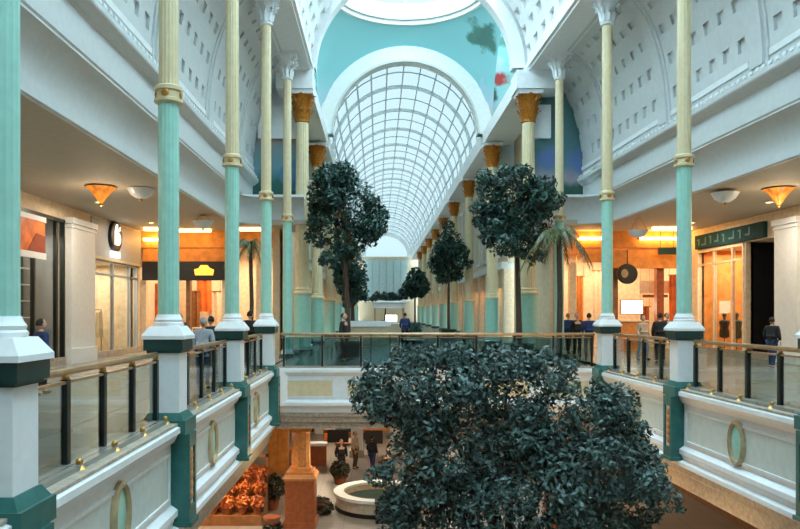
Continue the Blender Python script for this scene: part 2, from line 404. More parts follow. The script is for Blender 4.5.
for sx in (-1, 1):
    for sy in (-1, 1):
        rows = []
        for i in range(17):       # azimuth
            az = PI/2*i/16; row = []
            for j in range(13):   # elevation from arch line to ring
                ca, sa = math.cos(az), math.sin(az); lim = max(ca, sa)
                rmax = 4.95/lim                      # square boundary
                z_low = math.sqrt(max(0, RS*RS-min(rmax, RS)**2))
                z_hi = math.sqrt(RS*RS-3.95**2)
                z = z_low+(z_hi-z_low)*j/12; r = math.sqrt(max(0, RS*RS-z*z))
                row.append((sx*r*ca, sy*r*sa, z))
            rows.append(row)
        nm = pm_r if sx > 0 else pm_l
        o = MB().loft(rows).build('wall_pendentive_%s_%s' % ('right' if sx > 0 else 'left', 'back' if sy > 0 else 'front'), nm, smooth=True, kind='structure', loc=(CX, YC, 12.1))
# dome ring and dome
tr = sroot('trim_dome_ring', (CX, YC, 0))
def annulus(m, ri, ro, z0, z1, n=48):
    return m.loft([[(r*math.cos(t), r*math.sin(t), z) for r, z in ((ri, z0), (ro, z0), (ro, z1), (ri, z1))] for t in np.linspace(0, 2*PI, n)], True)
annulus(MB(), 3.9, 4.6, 17.72, 17.95).build('ring_moulding', 'white', tr, True)
annulus(MB(), 3.75, 4.6, 17.95, 18.15).build('ring_cornice', 'white_cool', tr, True)
annulus(MB(), 3.95, 4.6, 18.15, 18.9).build('drum', 'white', tr, True)
for k in range(40):
    t = 2*PI*k/40
    if math.sin(t) < -.2: continue
    c, s_ = math.cos(t), math.sin(t)
    MB().add([(r*c-q*.12*s_, r*s_+q*.12*c, z) for z in (18.16, 18.4) for r, q in ((3.8, 1), (3.8, -1), (4.0, -1), (4.0, 1))],
             [(0, 3, 2, 1), (4, 5, 6, 7), (0, 1, 5, 4), (1, 2, 6, 5), (2, 3, 7, 6), (3, 0, 4, 7)]).build('dentil', 'white', tr)
w3 = sroot('window_2', (CX, YC, 0))
for k in range(12):
    t0, t1 = 2*PI*k/12, 2*PI*(k+1)/12
    m = MB(); m.loft([[(4.1*math.cos(e)*math.cos(t), 4.1*math.cos(e)*math.sin(t), 18.9+3*math.sin(e)) for t in np.linspace(t0, t1, 3)] for e in np.linspace(0, 1.45, 6)]); m.build('pane', 'dome_glass', w3, True)
    MB().tube([(4.1*math.cos(e)*math.cos(t0), 4.1*math.cos(e)*math.sin(t0), 18.9+3*math.sin(e)) for e in np.linspace(0, 1.5, 8)], .07).build('dome_rib', 'white', w3)
# side walls of the crossing
for s, x in ((-1, -4.35), (1, 7.75)):
    MB().box(min(x, x+s*.3), max(x, x+s*.3), 31.86, 41.0, 0, 20).build('wall_crossing_'+SIDE[s], 'beige_wall', kind='structure')
    # white entablature over the tall gilded columns
    x0 = -3.25 if s < 0 else 6.4
    tr = sroot('trim_entablature_'+SIDE[s])
    e0, e1 = (-4.3, -2.75) if s < 0 else (5.85, 7.7)
    MB().box(e0, e1, 30.3, 31.7, 11.22, 12.0).build('impost', 'white', tr)
    MB().box(-5.25 if s < 0 else 6.6, -3.4 if s < 0 else 7.55, 31.42, 31.6, 9.4, 10.85).build('frieze_panel', 'white', tr)
    MB().box(e0+.1, e1-.1, 31.7, 41.0, 11.3, 12.0).build('entablature', 'white', tr)

# ------------------------------------------------------------------ far glazed barrel vault
fv = sroot('window_3')
YF0, YF1 = 41.4, 133.0; NB = 17; BL = (YF1-YF0)/NB; NS = 14; RF = 4.55
def fp(t, y, r=RF): return (CX+r*math.cos(t), y, 11.95+r*math.sin(t))
rm = MB().loft([[(r*math.cos(t), y, r*math.sin(t)) for r, y in ((RF-.16, -.06), (RF+.05, -.06), (RF+.05, .06), (RF-.16, .06))] for t in np.linspace(0, PI, 29)], True).mesh('vault_rib', True)
for i in range(NB+1):
    link('vault_rib', rm, 'white', fv, loc=(CX, YF0+BL*i, 11.95))
for k in range(NS+1):
    t = PI*k/NS
    MB().loft([[fp(t+dt, y, r) for dt, r in ((-.007, RF-.08), (.007, RF-.08), (.007, RF+.04), (-.007, RF+.04))] for y in (YF0, YF1)], True).build('glazing_bar', 'white_cool', fv)
for k in range(NS):
    t0, t1 = PI*k/NS+.005, PI*(k+1)/NS-.005
    pm = MB().loft([[(RF*math.cos(t), y, RF*math.sin(t)) for t in (t0, (t0+t1)/2, t1)] for y in (.05, BL-.05)]).mesh('pane')
    for i in range(8):
        link('pane', pm, 'vault_glass', fv, loc=(CX, YF0+BL*i, 11.95))
    for q in range(2):   # secondary bars across the pane rows nearest the arch
        pass
m = MB()
for i in range(8, NB):
    for k in range(NS):
        t0, t1 = PI*k/NS+.005, PI*(k+1)/NS-.005
        m.add([fp(t0, YF0+BL*i+.05), fp(t1, YF0+BL*i+.05), fp(t1, YF0+BL*(i+1)-.05), fp(t0, YF0+BL*(i+1)-.05)], [(0, 1, 2, 3)])
m.build('far_panes', 'vault_glass', fv, kind='stuff')
mb = MB()
for i in range(NB):
    yq = YF0+BL*(i+.5)
    mb.loft([[fp(t, yq+dy, r) for dy, r in ((-.02, RF-.04), (.02, RF-.04), (.02, RF+.03), (-.02, RF+.03))] for t in np.linspace(0, PI, 20)], True)
mb.build('cross_bar', 'white_cool', fv)
# end wall of the far hall, teal glazed gable
er = sroot('wall_far_end', (CX, YF1, 0))
MB().box(-7, 7, 0, .4, 0, 12).build('gable_wall', 'beige_wall', er)
MB().add([(4.5*math.cos(q), .07, 12+4.5*math.sin(q)) for q in np.linspace(0, PI, 20)], [tuple(range(20))]).build('lunette_pane', 'vault_glass', er)
ring_arch(MB(), 0, 11.9, 3.9, 4.6, -.2, .2, 24).build('gable_arch', 'white', er)
for k in range(6):
    MB().box(-3.9+1.3*k+.05, -3.9+1.3*(k+1)-.05, -.12, -.02, 4.2, 11.4).build('pane', mat('gable_panel', (160, 184, 184), .6), er)
MB().box(-4.4, 4.4, -.3, -.02, 3.7, 4.1).build('transom', 'white', er)

# far side walls, bay by bay
far_cols = []
def far_bay(s):
    """origin: front inner corner of a 10 m bay; x grows away from the hall"""
    r = sroot('wall_far_bay')
    f = lambda a, y, z: (s*a, y, z)
    MB(f).box(.9, 1.3, 0, 10, 4.6, 11.2).build('upper_wall', 'beige_wall', r)
    MB(f).box(-.6, 1.3, 0, 10, 11.25, 12.1).build('cornice', 'white', r)
    MB(f).box(.55, 1.3, 0, 10, 4.3, 4.7).build('string_course', 'white_cool', r)
    for y0 in (0, 3.33, 6.67):
        MB(f).box(.7, 1.3, y0, y0+.7, 0, 4.3).box(.62, 1.3, y0-.05, y0+.75, 0, .4).build('pier', 'warm_cream', r)
        fr = MB(f).box(.95, 1.05, y0+.75, y0+3.28, 3.3, 4.3).build('shop_fascia', 'rust' if y0 == 3.33 else 'beige_wall', r)
        MB(f).box(1.0, 1.03, y0+.78, y0+3.25, .1, 3.3).build('pane', 'shop_glass', r)
        MB(f).box(1.6, 1.7, y0+.5, y0+3.4, 0, 4.3).build('display_wall', 'orange_wall' if y0 != 0 else 'warm_cream', r)
        MB(f).box(1.1, 1.6, y0+1.2, y0+2.8, 3.9, 4.0).build('light_trough', 'lamp_warm', r)
        MB(f).box(1.3, 1.6, y0+1.0, y0+1.3, .1, 2.2).box(1.3, 1.6, y0+2.2, y0+2.5, .1, 1.8).build('display_stand', 'rust', r)
        MB(f).box(.8, .92, y0+.9, y0+1.0, 5.2, 10.4).box(.8, .92, y0+2.9, y0+3.0, 5.2, 10.4).box(.8, .92, y0+.9, y0+3.0, 10.3, 10.5).box(.8, .92, y0+.9, y0+3.0, 5.1, 5.3).build('wall_frame', 'white_cool', r)
    return r
for s, x in ((-1, CX-5.0), (1, CX+5.0)):
    p = far_bay(s); p.location = (x, 41.4, 0)
    for i in range(1, 9):
        c = copy_tree(p); c.location = (x, 41.4+10*i, 0)

# ------------------------------------------------------------------ columns of the galleries
sh_g = MB().lathe([(.185, 0), (.18, .1), (.175, 3.75)], n=32, flute=1, fd=.035).mesh('lower_shaft', False)
sh_c = MB().lathe([(.165, 0), (.158, 5.35)], n=32, flute=1, fd=.05).mesh('upper_shaft', False)
collar = MB().lathe([(.2, 0), (.24, .02), (.24, .07), (.2, .09), (.2, .2), (.235, .22), (.235, .28), (.19, .31)], n=24).mesh('collar_ring', True)
base = MB().lathe([(.25, 0), (.25, .05), (.23, .07), (.24, .11), (.21, .15), (.19, .2)], n=24).mesh('base_ring', True)
rosette = MB().lathe([(.05, 0), (.07, .015), (.045, .03), (.0, .035)], n=10)
def cap_mesh():
    m = MB()
    m.lathe([(.175, 0), (.21, .03), (.21, .08), (.185, .1), (.19, .35), (.24, .6), (.34, .8), (.42, .88)], n=24)
    m.frus(0, 0, .88, 1.0, .42, .46)
    for k in range(8):
        t = 2*PI*k/8; c, s_ = math.cos(t), math.sin(t)
        m.tube([(.19*c, .19*s_, .12), (.23*c, .23*s_, .35), (.3*c, .3*s_, .52), (.4*c, .4*s_, .6), (.42*c, .42*s_, .54)], .06, 5, .03)
    for k in range(4):
        t = PI/4+PI/2*k; m.tube([(.3*math.cos(t), .3*math.sin(t), .7), (.46*math.cos(t), .46*math.sin(t), .84), (.52*math.cos(t), .52*math.sin(t), .76)], .07, 6, .04)
    return m.mesh('capital', True)
capm = cap_mesh()
ped = MB().box(-.25, .25, -.25, .25, 0, 1.15).mesh('pedestal_block')
ped_t = MB().box(-.33, .33, -.33, .33, 1.15, 1.34).box(-.29, .29, -.29, .29, 1.11, 1.15).mesh('pedestal_band')
ped_w = MB().box(-.36, .36, -.36, .36, 1.34, 1.40).frus(0, 0, 1.40, 1.56, .36, .25).mesh('pedestal_cap')
ped_p = MB().box(-.38, .38, -.36, .36, -.26, -.02).frus(0, 0, -.02, .1, .34, .27).mesh('pedestal_plinth')
def pil_mesh(s):
    f = Lc(s)
    b = MB(f).box(-.42, -.1, -.22, -.13, -1.5, -.5).box(-.42, -.1, .13, .22, -1.5, -.5).box(-.42, -.1, -.22, .22, -.5, -.265).box(-.42, -.1, -.22, .22, -1.75, -1.5).box(-.46, -.1, -.25, .25, -1.83, -1.75).mesh('fascia_pilaster')
    i = MB(f).box(-.385, -.11, -.128, .128, -1.498, -.502).mesh('pilaster_inset')
    m = MB(f)
    for z in (-.66, -.84, -1.0, -1.16, -1.34):
        m.sphere((-.39, 0, z), .08, 8, 5, (.4, 1, 1.2))
    return b, i, m.mesh('pilaster_ornament', True)
def column(s, n, label, pedestal=True):
    y = Y0+S*n-(.13 if n == 0 else 0); t = thing('gallery_column', label, 'column', (colx(s, y), y, 0), group='gallery columns')
    zb = 1.56 if pedestal else .12
    if pedestal:
        link('pedestal_block', ped, 'white', t); link('pedestal_band', ped_t, 'dark_teal', t); link('pedestal_cap', ped_w, 'white', t); link('pedestal_plinth', ped_p, 'teal', t)
        b, i, o = PM[s]
        p = link('fascia_pilaster', b, 'teal', t); link('pilaster_inset', i, 'white_cool', p); link('pilaster_ornament', o, 'sandstone', p)
        link('base_ring', base, 'white', t, loc=(0, 0, zb)); link('lower_shaft', sh_g, 'mint', t, loc=(0, 0, zb+.1))
    else:
        MB().frus(0, 0, 0, .14, .3, .26).build('plinth', 'dark_teal', t); link('base_ring', base, 'white', t, loc=(0, 0, zb))
        MB().lathe([(.185, 0), (.175, 5.2)], n=32, flute=1, fd=.035).build('lower_shaft', 'mint', t, loc=(0, 0, .2))
    link('collar_ring', collar, 'cream', t, loc=(0, 0, 5.37))
    for k in range(4):
        a = PI/2*k-PI/2
        r_ = bpy.data.objects.get('x')
        q = rosette.build('rosette', 'brass', t); q.rotation_euler = (PI/2, 0, a+PI/2); q.location = (.2*math.cos(a), .2*math.sin(a), 5.52)
    link('upper_shaft', sh_c, 'cream', t, loc=(0, 0, 5.66)); link('capital', capm, 'white', t, loc=(0, 0, 11.0))
    return t
PM = {-1: pil_mesh(-1), 1: pil_mesh(1)}
column(-1, 0, 'mint green column on white pedestal cut by the left picture edge')
column(-1, 1, 'thickest mint and cream column on white pedestal, left balustrade')
column(-1, 2, 'left balustrade mint and cream column, third from the camera')
column(-1, 3, 'left balustrade mint and cream column where the bridge railing begins')
column(-1, 4, 'slim mint and cream column without pedestal left of the gilded columns', False)
column(1, 1, 'mint column whose pedestal just touches the right picture edge')
column(1, 2, 'right balustrade mint and cream column left of the dark shop sign')
column(1, 3, 'right balustrade mint and cream column with pedestal at the bridge corner')
column(1, 4, 'slim mint and cream column without pedestal behind the palm', False)

# ------------------------------------------------------------------ balcony fascias and balustrades
fas = [(.9, -.1), (-.22, -.1), (-.30, -.13), (-.30, -.22), (-.22, -.28), (-.16, -.40), (-.10, -.44), (-.10, -1.46), (-.16, -1.50), (-.22, -1.54), (-.22, -1.64), (-.16, -1.70), (-.14, -1.80), (-.24, -1.84), (-.24, -1.94), (-.1, -1.96), (.9, -1.96)]
sof = [(-.24, -1.94)]
def oval(m, f, ca, cy, cz, ry, rz, rim, n=28):
    rows = []
    for k in range(n+1):
        t = 2*PI*k/n
        rows.append([f(ca-d, cy+(ry+o)*math.cos(t), cz+(rz+o)*math.sin(t)) for d, o in ((0, -rim), (.06, -rim*.8), (.09, 0), (.06, rim*.8), (0, rim))])
    return m.loft(rows)
ident = lambda *p: p
STEP = [(.9, -1.95), (-.12, -1.95), (-.12, -2.14), (-.02, -2.2), (-.02, -2.36), (.06, -2.4), (.06, -2.6), (.9, -2.6)]
def bay_meshes(s):
    f = Lc(s); D = {}
    D['fascia_body'] = MB(f).loft([[(a, y, z) for a, z in fas] for y in (0, S)]).mesh('fascia_body')
    fr = MB(f)
    for (y0, y1) in ((.38, S-.38),):
        fr.box(-.14, -.08, y0, y1, -.60, -.55).box(-.14, -.08, y0, y1, -1.36, -1.31).box(-.14, -.08, y0, y0+.05, -1.36, -.55).box(-.14, -.08, y1-.05, y1, -1.36, -.55)
    D['panel_frame'] = fr.mesh('panel_frame')
    D['step'] = MB(f).loft([[(a, y, z) for a, z in STEP] for y in (0, S)]).mesh('soffit_step')
    D['panel_field'] = MB(f).box(-.115, -.08, .44, S-.44, -1.31, -.60).mesh('panel_field')
    D['medallion_rim'] = oval(MB(f), ident, -.11, S/2, -.95, .27, .43, .06).mesh('medallion_rim', True)
    m = MB(f); rows = []
    for q in (1, .8, .5, .01):
        rows.append([(-.13-.05*(1-q), S/2+.25*q*math.cos(t), -.95+.40*q*math.sin(t)) for t in np.linspace(0, 2*PI, 25)])
    D['medallion_center'] = m.loft(rows).mesh('medallion_center', True)
    D['post'] = MB(f).box(.06, .14, -.048, .048, -.04, 1.0).box(.04, .16, -.065, .065, -.1, -.04).mesh('post')
    D['post_finial'] = MB(f).sphere((.1, 0, 1.03), .05, 8, 6).mesh('post_finial', True)
    D['post_base'] = MB(f).lathe([(.1, 0), (.1, .03), (.06, .07), (.03, .1)], (-.06, 0, -.1), 10).sphere((-.06, 0, .03), .045, 8, 6).mesh('base_fitting', True)
    g = (S-.8)/4
    D['glass_pane'] = MB(f).box(.092, .108, .04, g-.04, -.02, .96).mesh('glass_pane')
    D['handrail'] = MB(f).tube([(.1, .36, 1.09), (.1, S/2, 1.09), (.1, S-.36, 1.09)], .045, 8).mesh('handrail', True)
    D['rail_bar'] = MB(f).box(.07, .13, .36, S-.36, .95, .985).mesh('lower_rail')
    D['g'] = g
    return D
def fascia_bay(s, n, D):
    y = Y0+S*n
    r = sroot('trim_balcony_fascia', (colx(s, y), y, 0))
    link('fascia_body', D['fascia_body'], 'white', r); link('panel_frame', D['panel_frame'], 'white', r); link('panel_field', D['panel_field'], 'panel', r)
    link('ledge_slab', D['ledge'], 'stone', r); link('soffit_step', D['step'], 'stone', r)
    md = link('medallion', D['medallion_center'], 'mint', r); link('medallion_rim', D['medallion_rim'], 'rim_bronze', md)
def bal_bay(s, n, D, label):
    y = Y0+S*n
    t = thing('balustrade', label, 'balustrade', (colx(s, y), y, 0), group='glass balustrades')
    for k in range(5):
        yk = .4+D['g']*k; dx = -SH*yk if s > 0 else 0
        p = link('post', D['post'], 'black_post', t, loc=(dx, yk, 0)); link('post_finial', D['post_finial'], 'brass', p); link('base_fitting', D['post_base'], 'brass', p)
        if k < 4: link('glass_pane', D['glass_pane'], 'balustrade_glass', t, loc=(dx, yk, 0))
    link('handrail', D['handrail'], 'bronze', t); link('lower_rail', D['rail_bar'], 'bronze', t)
lab = {(-1, 0): 'glass balustrade with dark posts between the two nearest left columns', (-1, 1): 'glass balustrade bay left, just beyond the thickest column',
       (-1, 2): 'short-looking glass balustrade bay left, ending at the bridge', (1, 1): 'glass balustrade with dark posts at the right picture edge',
       (1, 2): 'glass balustrade bay right, ending at the bridge'}
for s in (-1, 1):
    D = bay_meshes(s)
    D['ledge'] = MB(Lc(s)).box(-.26, .35, .1, S-.1, -.1, -.06).mesh('ledge_slab')
    for n in range(-5, 3):
        fascia_bay(s, n, D)
        if (s, n) in lab: bal_bay(s, n, D, lab[(s, n)])
    # remaining short piece to the bridge
    MB(W(s)).loft([[(a, y, z) for a, z in fas] for y in (Y0+3*S, YBR+.4)]).build('trim_fascia_return_'+SIDE[s], 'white', kind='structure')
    MB(W(s)).loft([[(a, y, z) for a, z in STEP] for y in (Y0+3*S, YBR+.4)]).build('trim_step_return_'+SIDE[s], 'stone', kind='structure')
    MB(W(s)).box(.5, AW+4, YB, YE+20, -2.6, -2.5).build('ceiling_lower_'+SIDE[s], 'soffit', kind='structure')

# bridge
xl, xr = -3.45, 7.45
br = sroot('trim_bridge_fascia')
prof = [(.6, -.06), (-.1, -.06), (-.16, -.1), (-.16, -.2), (-.08, -.28), (-.02, -.34), (-.02, -1.12), (-.1, -1.16), (-.16, -1.2), (-.16, -1.3), (-.02, -1.34), (.05, -1.42), (.05, -1.56), (1.6, -1.57)]
m = MB(); m.loft([[(x, YBR+a, z) for a, z in prof] for x in (xl-.1, xr+.1)]); m.build('fascia_body', 'white', br)
MB().box(xl, xr, YBR-.12, YBR+.5, -.06, -.03).build('ledge_slab', 'stone', br)
m = MB(); m.loft([[(x, YBR+a, z) for a, z in [(1.6, -1.56), (.1, -1.56), (.1, -1.7), (.2, -1.74), (.2, -1.9), (.35, -1.94), (.35, -2.14), (1.6, -2.14)]] for x in (xl-.1, xr+.1)]); m.build('soffit_step', 'stone', br)
# canted corner pieces
for s, x in ((-1, xl), (1, xr)):
    MB().prism([(x-s*.0, YBR+.1), (x-s*.55, YBR+.1), (x-s*.0, YBR-.55)], 'z', -1.3, -.06).build('corner_block', 'white', br)
npn = 5; pw = (xr-xl)/npn
for k in range(npn):
    x0, x1 = xl+pw*k+.2, xl+pw*(k+1)-.2
    MB().box(x0, x1, YBR-.045, YBR, -.48, -.43).box(x0, x1, YBR-.045, YBR, -1.06, -1.01).box(x0, x0+.05, YBR-.045, YBR, -1.06, -.43).box(x1-.05, x1, YBR-.045, YBR, -1.06, -.43).build('panel_frame', 'white', br)
    MB().box(x0+.06, x1-.06, YBR-.03, YBR, -1.0, -.49).build('panel_field', 'cream', br)
t = thing('bridge_balustrade', 'long dark-tinted glass balustrade across the bridge behind the big tree', 'balustrade', (CX, YBR+.1, 0))
nb = 8; pw = (xr-xl-.6)/nb
for k in range(nb+1):
    x = xl+.3+pw*k-CX
    p = MB().box(-.035, .035, -.03, .03, -.03, 1.0).mesh('post'); link('post', p, 'black_post', t, loc=(x, 0, 0))
    if k < nb: MB().box(.05, pw-.05, -.008, .008, .02, .94).build('glass_pane', 'bridge_glass', t, loc=(x, 0, 0))
MB().tube([(xl+.2-CX, 0, 1.06), (xr-.2-CX, 0, 1.06)], .05, 8).build('handrail', 'bronze', t, True)
MB().box(xl+.2-CX, xr-.2-CX, -.03, .03, .93, .97).build('lower_rail', 'bronze', t)
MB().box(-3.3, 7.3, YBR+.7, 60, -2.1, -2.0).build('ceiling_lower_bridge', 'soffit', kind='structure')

# ------------------------------------------------------------------ tall columns with gilded capitals
def acanthus():
    m = MB()
    m.lathe([(.26, 0), (.31, .03), (.31, .09), (.27, .12), (.29, .6), (.36, 1.0), (.46, 1.15)], n=20)
    for tier, (z0, h, n, r0) in enumerate(((.1, .45, 8, .28), (.4, .5, 8, .3), (.75, .42, 8, .33))):
        for k in range(n):
            t = 2*PI*(k+.5*tier)/n; c, s_ = math.cos(t), math.sin(t); tx, ty = -s_, c
            pr = [(0, r0, .12), (.5, r0+.06, .14), (.85, r0+.14, .11), (1.0, r0+.22, .05), (.9, r0+.25, .02)]
            m.loft([[(r*c+tx*wd, r*s_+ty*wd, z0+h*u), ((r+.03)*c, (r+.03)*s_, z0+h*u), (r*c-tx*wd, r*s_-ty*wd, z0+h*u)] for u, r, wd in pr])
    for k in range(4):
        t = PI/4+PI/2*k; c, s_ = math.cos(t), math.sin(t)
        m.tube([(.34*c, .34*s_, .85), (.5*c, .5*s_, 1.1), (.6*c, .6*s_, 1.05), (.57*c, .57*s_, .97)], .06, 6, .04)
    return m.mesh('gilded_capital', True)
gc = acanthus()
g_ab = MB().frus(0, 0, 1.15, 1.3, .5, .54).mesh('abacus')
g_dado = MB().lathe([(.42, 0), (.42, .12), (.38, .16), (.36, 2.3), (.37, 2.34)], n=24).mesh('lower_drum', True)
g_ring = MB().lathe([(.4, 0), (.42, .05), (.4, .12), (.34, .18), (.36, .24), (.3, .3)], n=24).mesh('ring', True)
g_shaft = MB().lathe([(.30, 0), (.295, 2), (.265, 7.1)], n=32, flute=1, fd=.05).mesh('shaft', False)
g_ped = MB().frus(0, 0, 0, .2, .5, .46).mesh('plinth')
def gold_col(x, y, label, group):
    t = thing('gilded_column', label, 'column', (x, y, 0), group=group)
    link('plinth', g_ped, 'dark_teal', t); link('lower_drum', g_dado, 'mint', t, loc=(0, 0, .2)); link('ring', g_ring, 'cream', t, loc=(0, 0, 2.54))
    link('shaft', g_shaft, 'cream', t, loc=(0, 0, 2.84)); link('gilded_capital', gc, 'gold', t, loc=(0, 0, 9.9)); link('abacus', g_ab, 'white', t, loc=(0, 0, 9.9))
gold_col(-3.25, 30.9, 'tall cream column with gilded capital left of the big white arch', 'gilded columns at the arches')
gold_col(6.45, 30.9, 'tall cream column with gilded capital right of the big white arch', 'gilded columns at the arches')
gold_col(-3.4, 40.4, 'tall column with gilded capital left of the glazed vault, behind the tree', 'gilded columns at the arches')
gold_col(6.4, 40.4, 'tall column with gilded capital right of the glazed vault', 'gilded columns at the arches')
for i in range(1, 8):
    for s, x in ((-1, -3.4), (1, 6.45)):
        gold_col(x, 41+10*i, 'distant cream column with gilded capital along the %s shops of the far hall' % SIDE[s], 'gilded columns of the far hall '+SIDE[s])


# ------------------------------------------------------------------ shop walls and shops
def sbox(m, s, *a): return m.box(*a)
def shop_shell(name, s, y0, y1, depth, zt, wallmat, floor=True):
    r = sroot(name); f = W(s); a0, a1 = AW+.2, AW+depth
    MB(f).box(a1, a1+.1, y0, y1, 0, zt).build('back_wall', wallmat, r)
    MB(f).box(a0, a1, y0-.05, y0, 0, zt).box(a0, a1, y1, y1+.05, 0, zt).build('side_wall', wallmat, r)
    MB(f).box(a0, a1, y0, y1, zt, zt+.1).build('shop_ceiling', 'warm_cream', r)
    return r
def wall_pieces(s, openings, zt, m):
    r = sroot('wall_'+SIDE[s]); f = W(s); y = YB
    for y0, y1, z in openings:
        MB(f).box(AW, AW+.3, y, y0, 0, 5.5).build('pier', m, r)
        MB(f).box(AW, AW+.3, y0, y1, z, 5.5).build('header', m, r)
        y = y1
    MB(f).box(AW, AW+.3, y, YE+.3, 0, 5.5).build('pier', m, r)
    return r
wl = wall_pieces(-1, [(13, 17.6, 4.6), (18.4, 25.0, 5.0), (27.4, 32.6, 3.9)], 5.5, 'warm_cream')
wr = wall_pieces(1, [(14, 24.6, 4.6), (26.2, 28.4, 4.55), (28.5, 32.4, 4.55)], 5.5, 'warm_cream')
for s in (-1, 1):
    MB(W(s)).box(AW-.06, AW, YB, YE, 0, .25).build('baseboard_'+SIDE[s], 'stone', kind='structure')
# white piers with capitals between the shops
for s, y0, y1, lb in ((-1, 25.1, 27.2, 'white'), (1, 24.75, 26.1, 'white')):
    r = sroot('trim_pier_'+SIDE[s]); f = W(s)
    MB(f).box(AW-.22, AW, y0, y1, 0, 4.9).build('pilaster', 'white', r)
    MB(f).box(AW-.3, AW, y0-.08, y1+.08, 4.9, 5.1).box(AW-.26, AW, y0-.04, y1+.04, 4.75, 4.83).build('pilaster_capital', 'white', r)
    MB(f).box(AW-.28, AW, y0-.06, y1+.06, 0, .5).build('pilaster_base', 'white', r)
shop_shell('wall_shop_left_near', -1, 13, 17.6, 3.2, 4.6, 'warm_cream')
shop_shell('wall_shop_left_orange', -1, 18.4, 25.0, 3.2, 5.0, 'grey_panel')
shop_shell('wall_shop_left_logo', -1, 27.4, 32.6, 2.6, 3.9, 'warm_cream')
shop_shell('wall_shop_right_near', 1, 14, 24.6, 3.2, 4.6, 'warm_cream')
shop_shell('wall_shop_right_door', 1, 26.2, 28.4, 3.2, 4.55, 'black')
shop_shell('wall_shop_right_sign', 1, 28.5, 32.4, 3.2, 4.55, 'orange_wall')

def shopfront(name, label, s, y0, y1, zt, mull, m, trans=None):
    yc = (y0+y1)/2; o = W(s)(AW, yc, 0)
    t = thing(name, label, 'shopfront', o); f = Lc(s); h = (y1-y0)/2
    MB(f).box(-.04, .12, -h, -h+.1, 0, zt).box(-.04, .12, h-.1, h, 0, zt).box(-.04, .12, -h, h, zt-.12, zt).box(-.04, .12, -h, h, 0, .18).build('frame', m, t)
    ys = [-h+.1]+[q-yc for q in mull]+[h-.1]
    for q in mull: MB(f).box(-.03, .1, q-yc-.05, q-yc+.05, .18, zt-.12).build('mullion', m, t)
    for a, b in zip(ys[:-1], ys[1:]): MB(f).box(.02, .04, a+.05, b-.05, .18, zt-.12).build('pane', 'shop_glass', t)
    if trans: MB(f).box(-.03, .1, -h, h, trans-.04, trans+.04).build('transom', m, t)
    return t
shopfront('shopfront', 'tall dark-framed shopfront with orange poster at far left', -1, 18.4, 25.0, 5.0, [20.6, 22.8, 24.4], 'black_post')
shopfront('shopfront', 'pale framed shop window under the round black logo', -1, 27.4, 32.6, 3.9, [29.6, 31.6], 'grey_panel', 3.3)
shopfront('shopfront', 'cream framed glass shop window under the dark teal sign', 1, 28.5, 32.4, 4.55, [29.4, 30.9], 'warm_cream', 3.9)
shopfront('shopfront', 'glass shopfront partly cut by the right picture edge', 1, 19.0, 24.6, 4.6, [22.0, 23.4], 'warm_cream')
# poster in the far left shop
o = W(-1)(AW-.08, 22.4, 4.2)
t = thing('poster_sign', 'orange and red poster sign with white bars in the far left shopfront', 'sign', o); f = Lc(-1)
MB(f).box(0, .05, -1.0, 1.0, -.5, .5).build('board', mat('poster_orange', (226, 110, 40), .5, var=.2, scale=2), t)
MB(f).box(-.02, .06, -1.05, 1.05, .5, .66).build('top_bar', 'white', t); MB(f).box(-.02, .06, -1.05, 1.05, -.7, -.5).build('bottom_bar', 'white', t)
MB(f).prism([(-1.0, .0), (-.3, .5), (-1.0, .5)], 'x', -.012, -.004).build('pink_corner', mat('poster_pink', (220, 130, 110), .5), t)
MB(f).prism([(-.2, -.5), (1.0, -.5), (1.0, .05), (.4, .1)], 'x', -.012, -.004).build('red_field', mat('poster_red', (150, 60, 30), .5), t)
for y, z0, z1, mm in ((20.2, .2, 2.6, 'teal'), (21.6, .3, 3.0, 'orange_wall'), (23.2, .2, 3.6, 'grey_panel'), (24.2, .2, 4.2, 'dark_teal')):
    o = W(-1)(AW+1.2, y, 0)
    t = thing('display_stand', {'teal': 'dark teal display stand in the far left shop', 'orange_wall': 'orange display stand in the far left shop', 'grey_panel': 'pale grey display tower in the far left shop', 'dark_teal': 'tallest dark display stand beside the white pier'}[mm], 'display stand', o)
    MB(Lc(-1)).box(0, .6, -.35, .35, 0, z1).build('panel', mm, t)
    for z in np.arange(.5, z1, .55): MB(Lc(-1)).box(-.3, 0, -.35, .35, z, z+.04).build('shelf', 'white', t)
# round black logo sign and its white plate
o = W(-1)(AW-.05, 29.6, 4.9)
t = thing('round_logo_sign', 'round black sign with white emblem on grey fascia', 'sign', o); f = Lc(-1)
m = MB(f); n = 28
m.loft([[(a, r*math.cos(q), r*math.sin(q)) for q in np.linspace(0, 2*PI, n)] for a, r in ((.05, .62), (-.12, .62), (-.14, .58), (-.14, .001))]); m.build('disc', 'black', t)
m = MB(f); m.prism([(-.34, -.36), (-.02, -.36), (-.02, .5), (-.2, .46), (-.34, .2)], 'x', -.17, -.15); m.prism([(.02+.3*math.cos(q), -.1+.27*math.sin(q)) for q in np.linspace(0, 2*PI, 17)[:-1]], 'x', -.172, -.152)
m.prism([(.12, .2), (.3, .28), (.26, .42), (.14, .36)], 'x', -.17, -.15); m.build('emblem', 'sign_white', t)
o = W(-1)(AW-.05, 29.6, 4.15)
t = thing('name_plate', 'small white lettered plate below the round black sign', 'sign', o)
MB(f).box(-.1, .05, -.42, .42, -.13, .13).build('plate', 'sign_white', t)
MB(W(-1)).box(AW-.04, AW, 27.3, 33.0, 3.95, 5.45).build('trim_logo_fascia', 'grey_panel', kind='structure')
MB(W(-1)).box(AW-.1, AW, 27.3, 33.0, 3.86, 3.97).build('trim_logo_ledge', 'beige_wall', kind='structure')
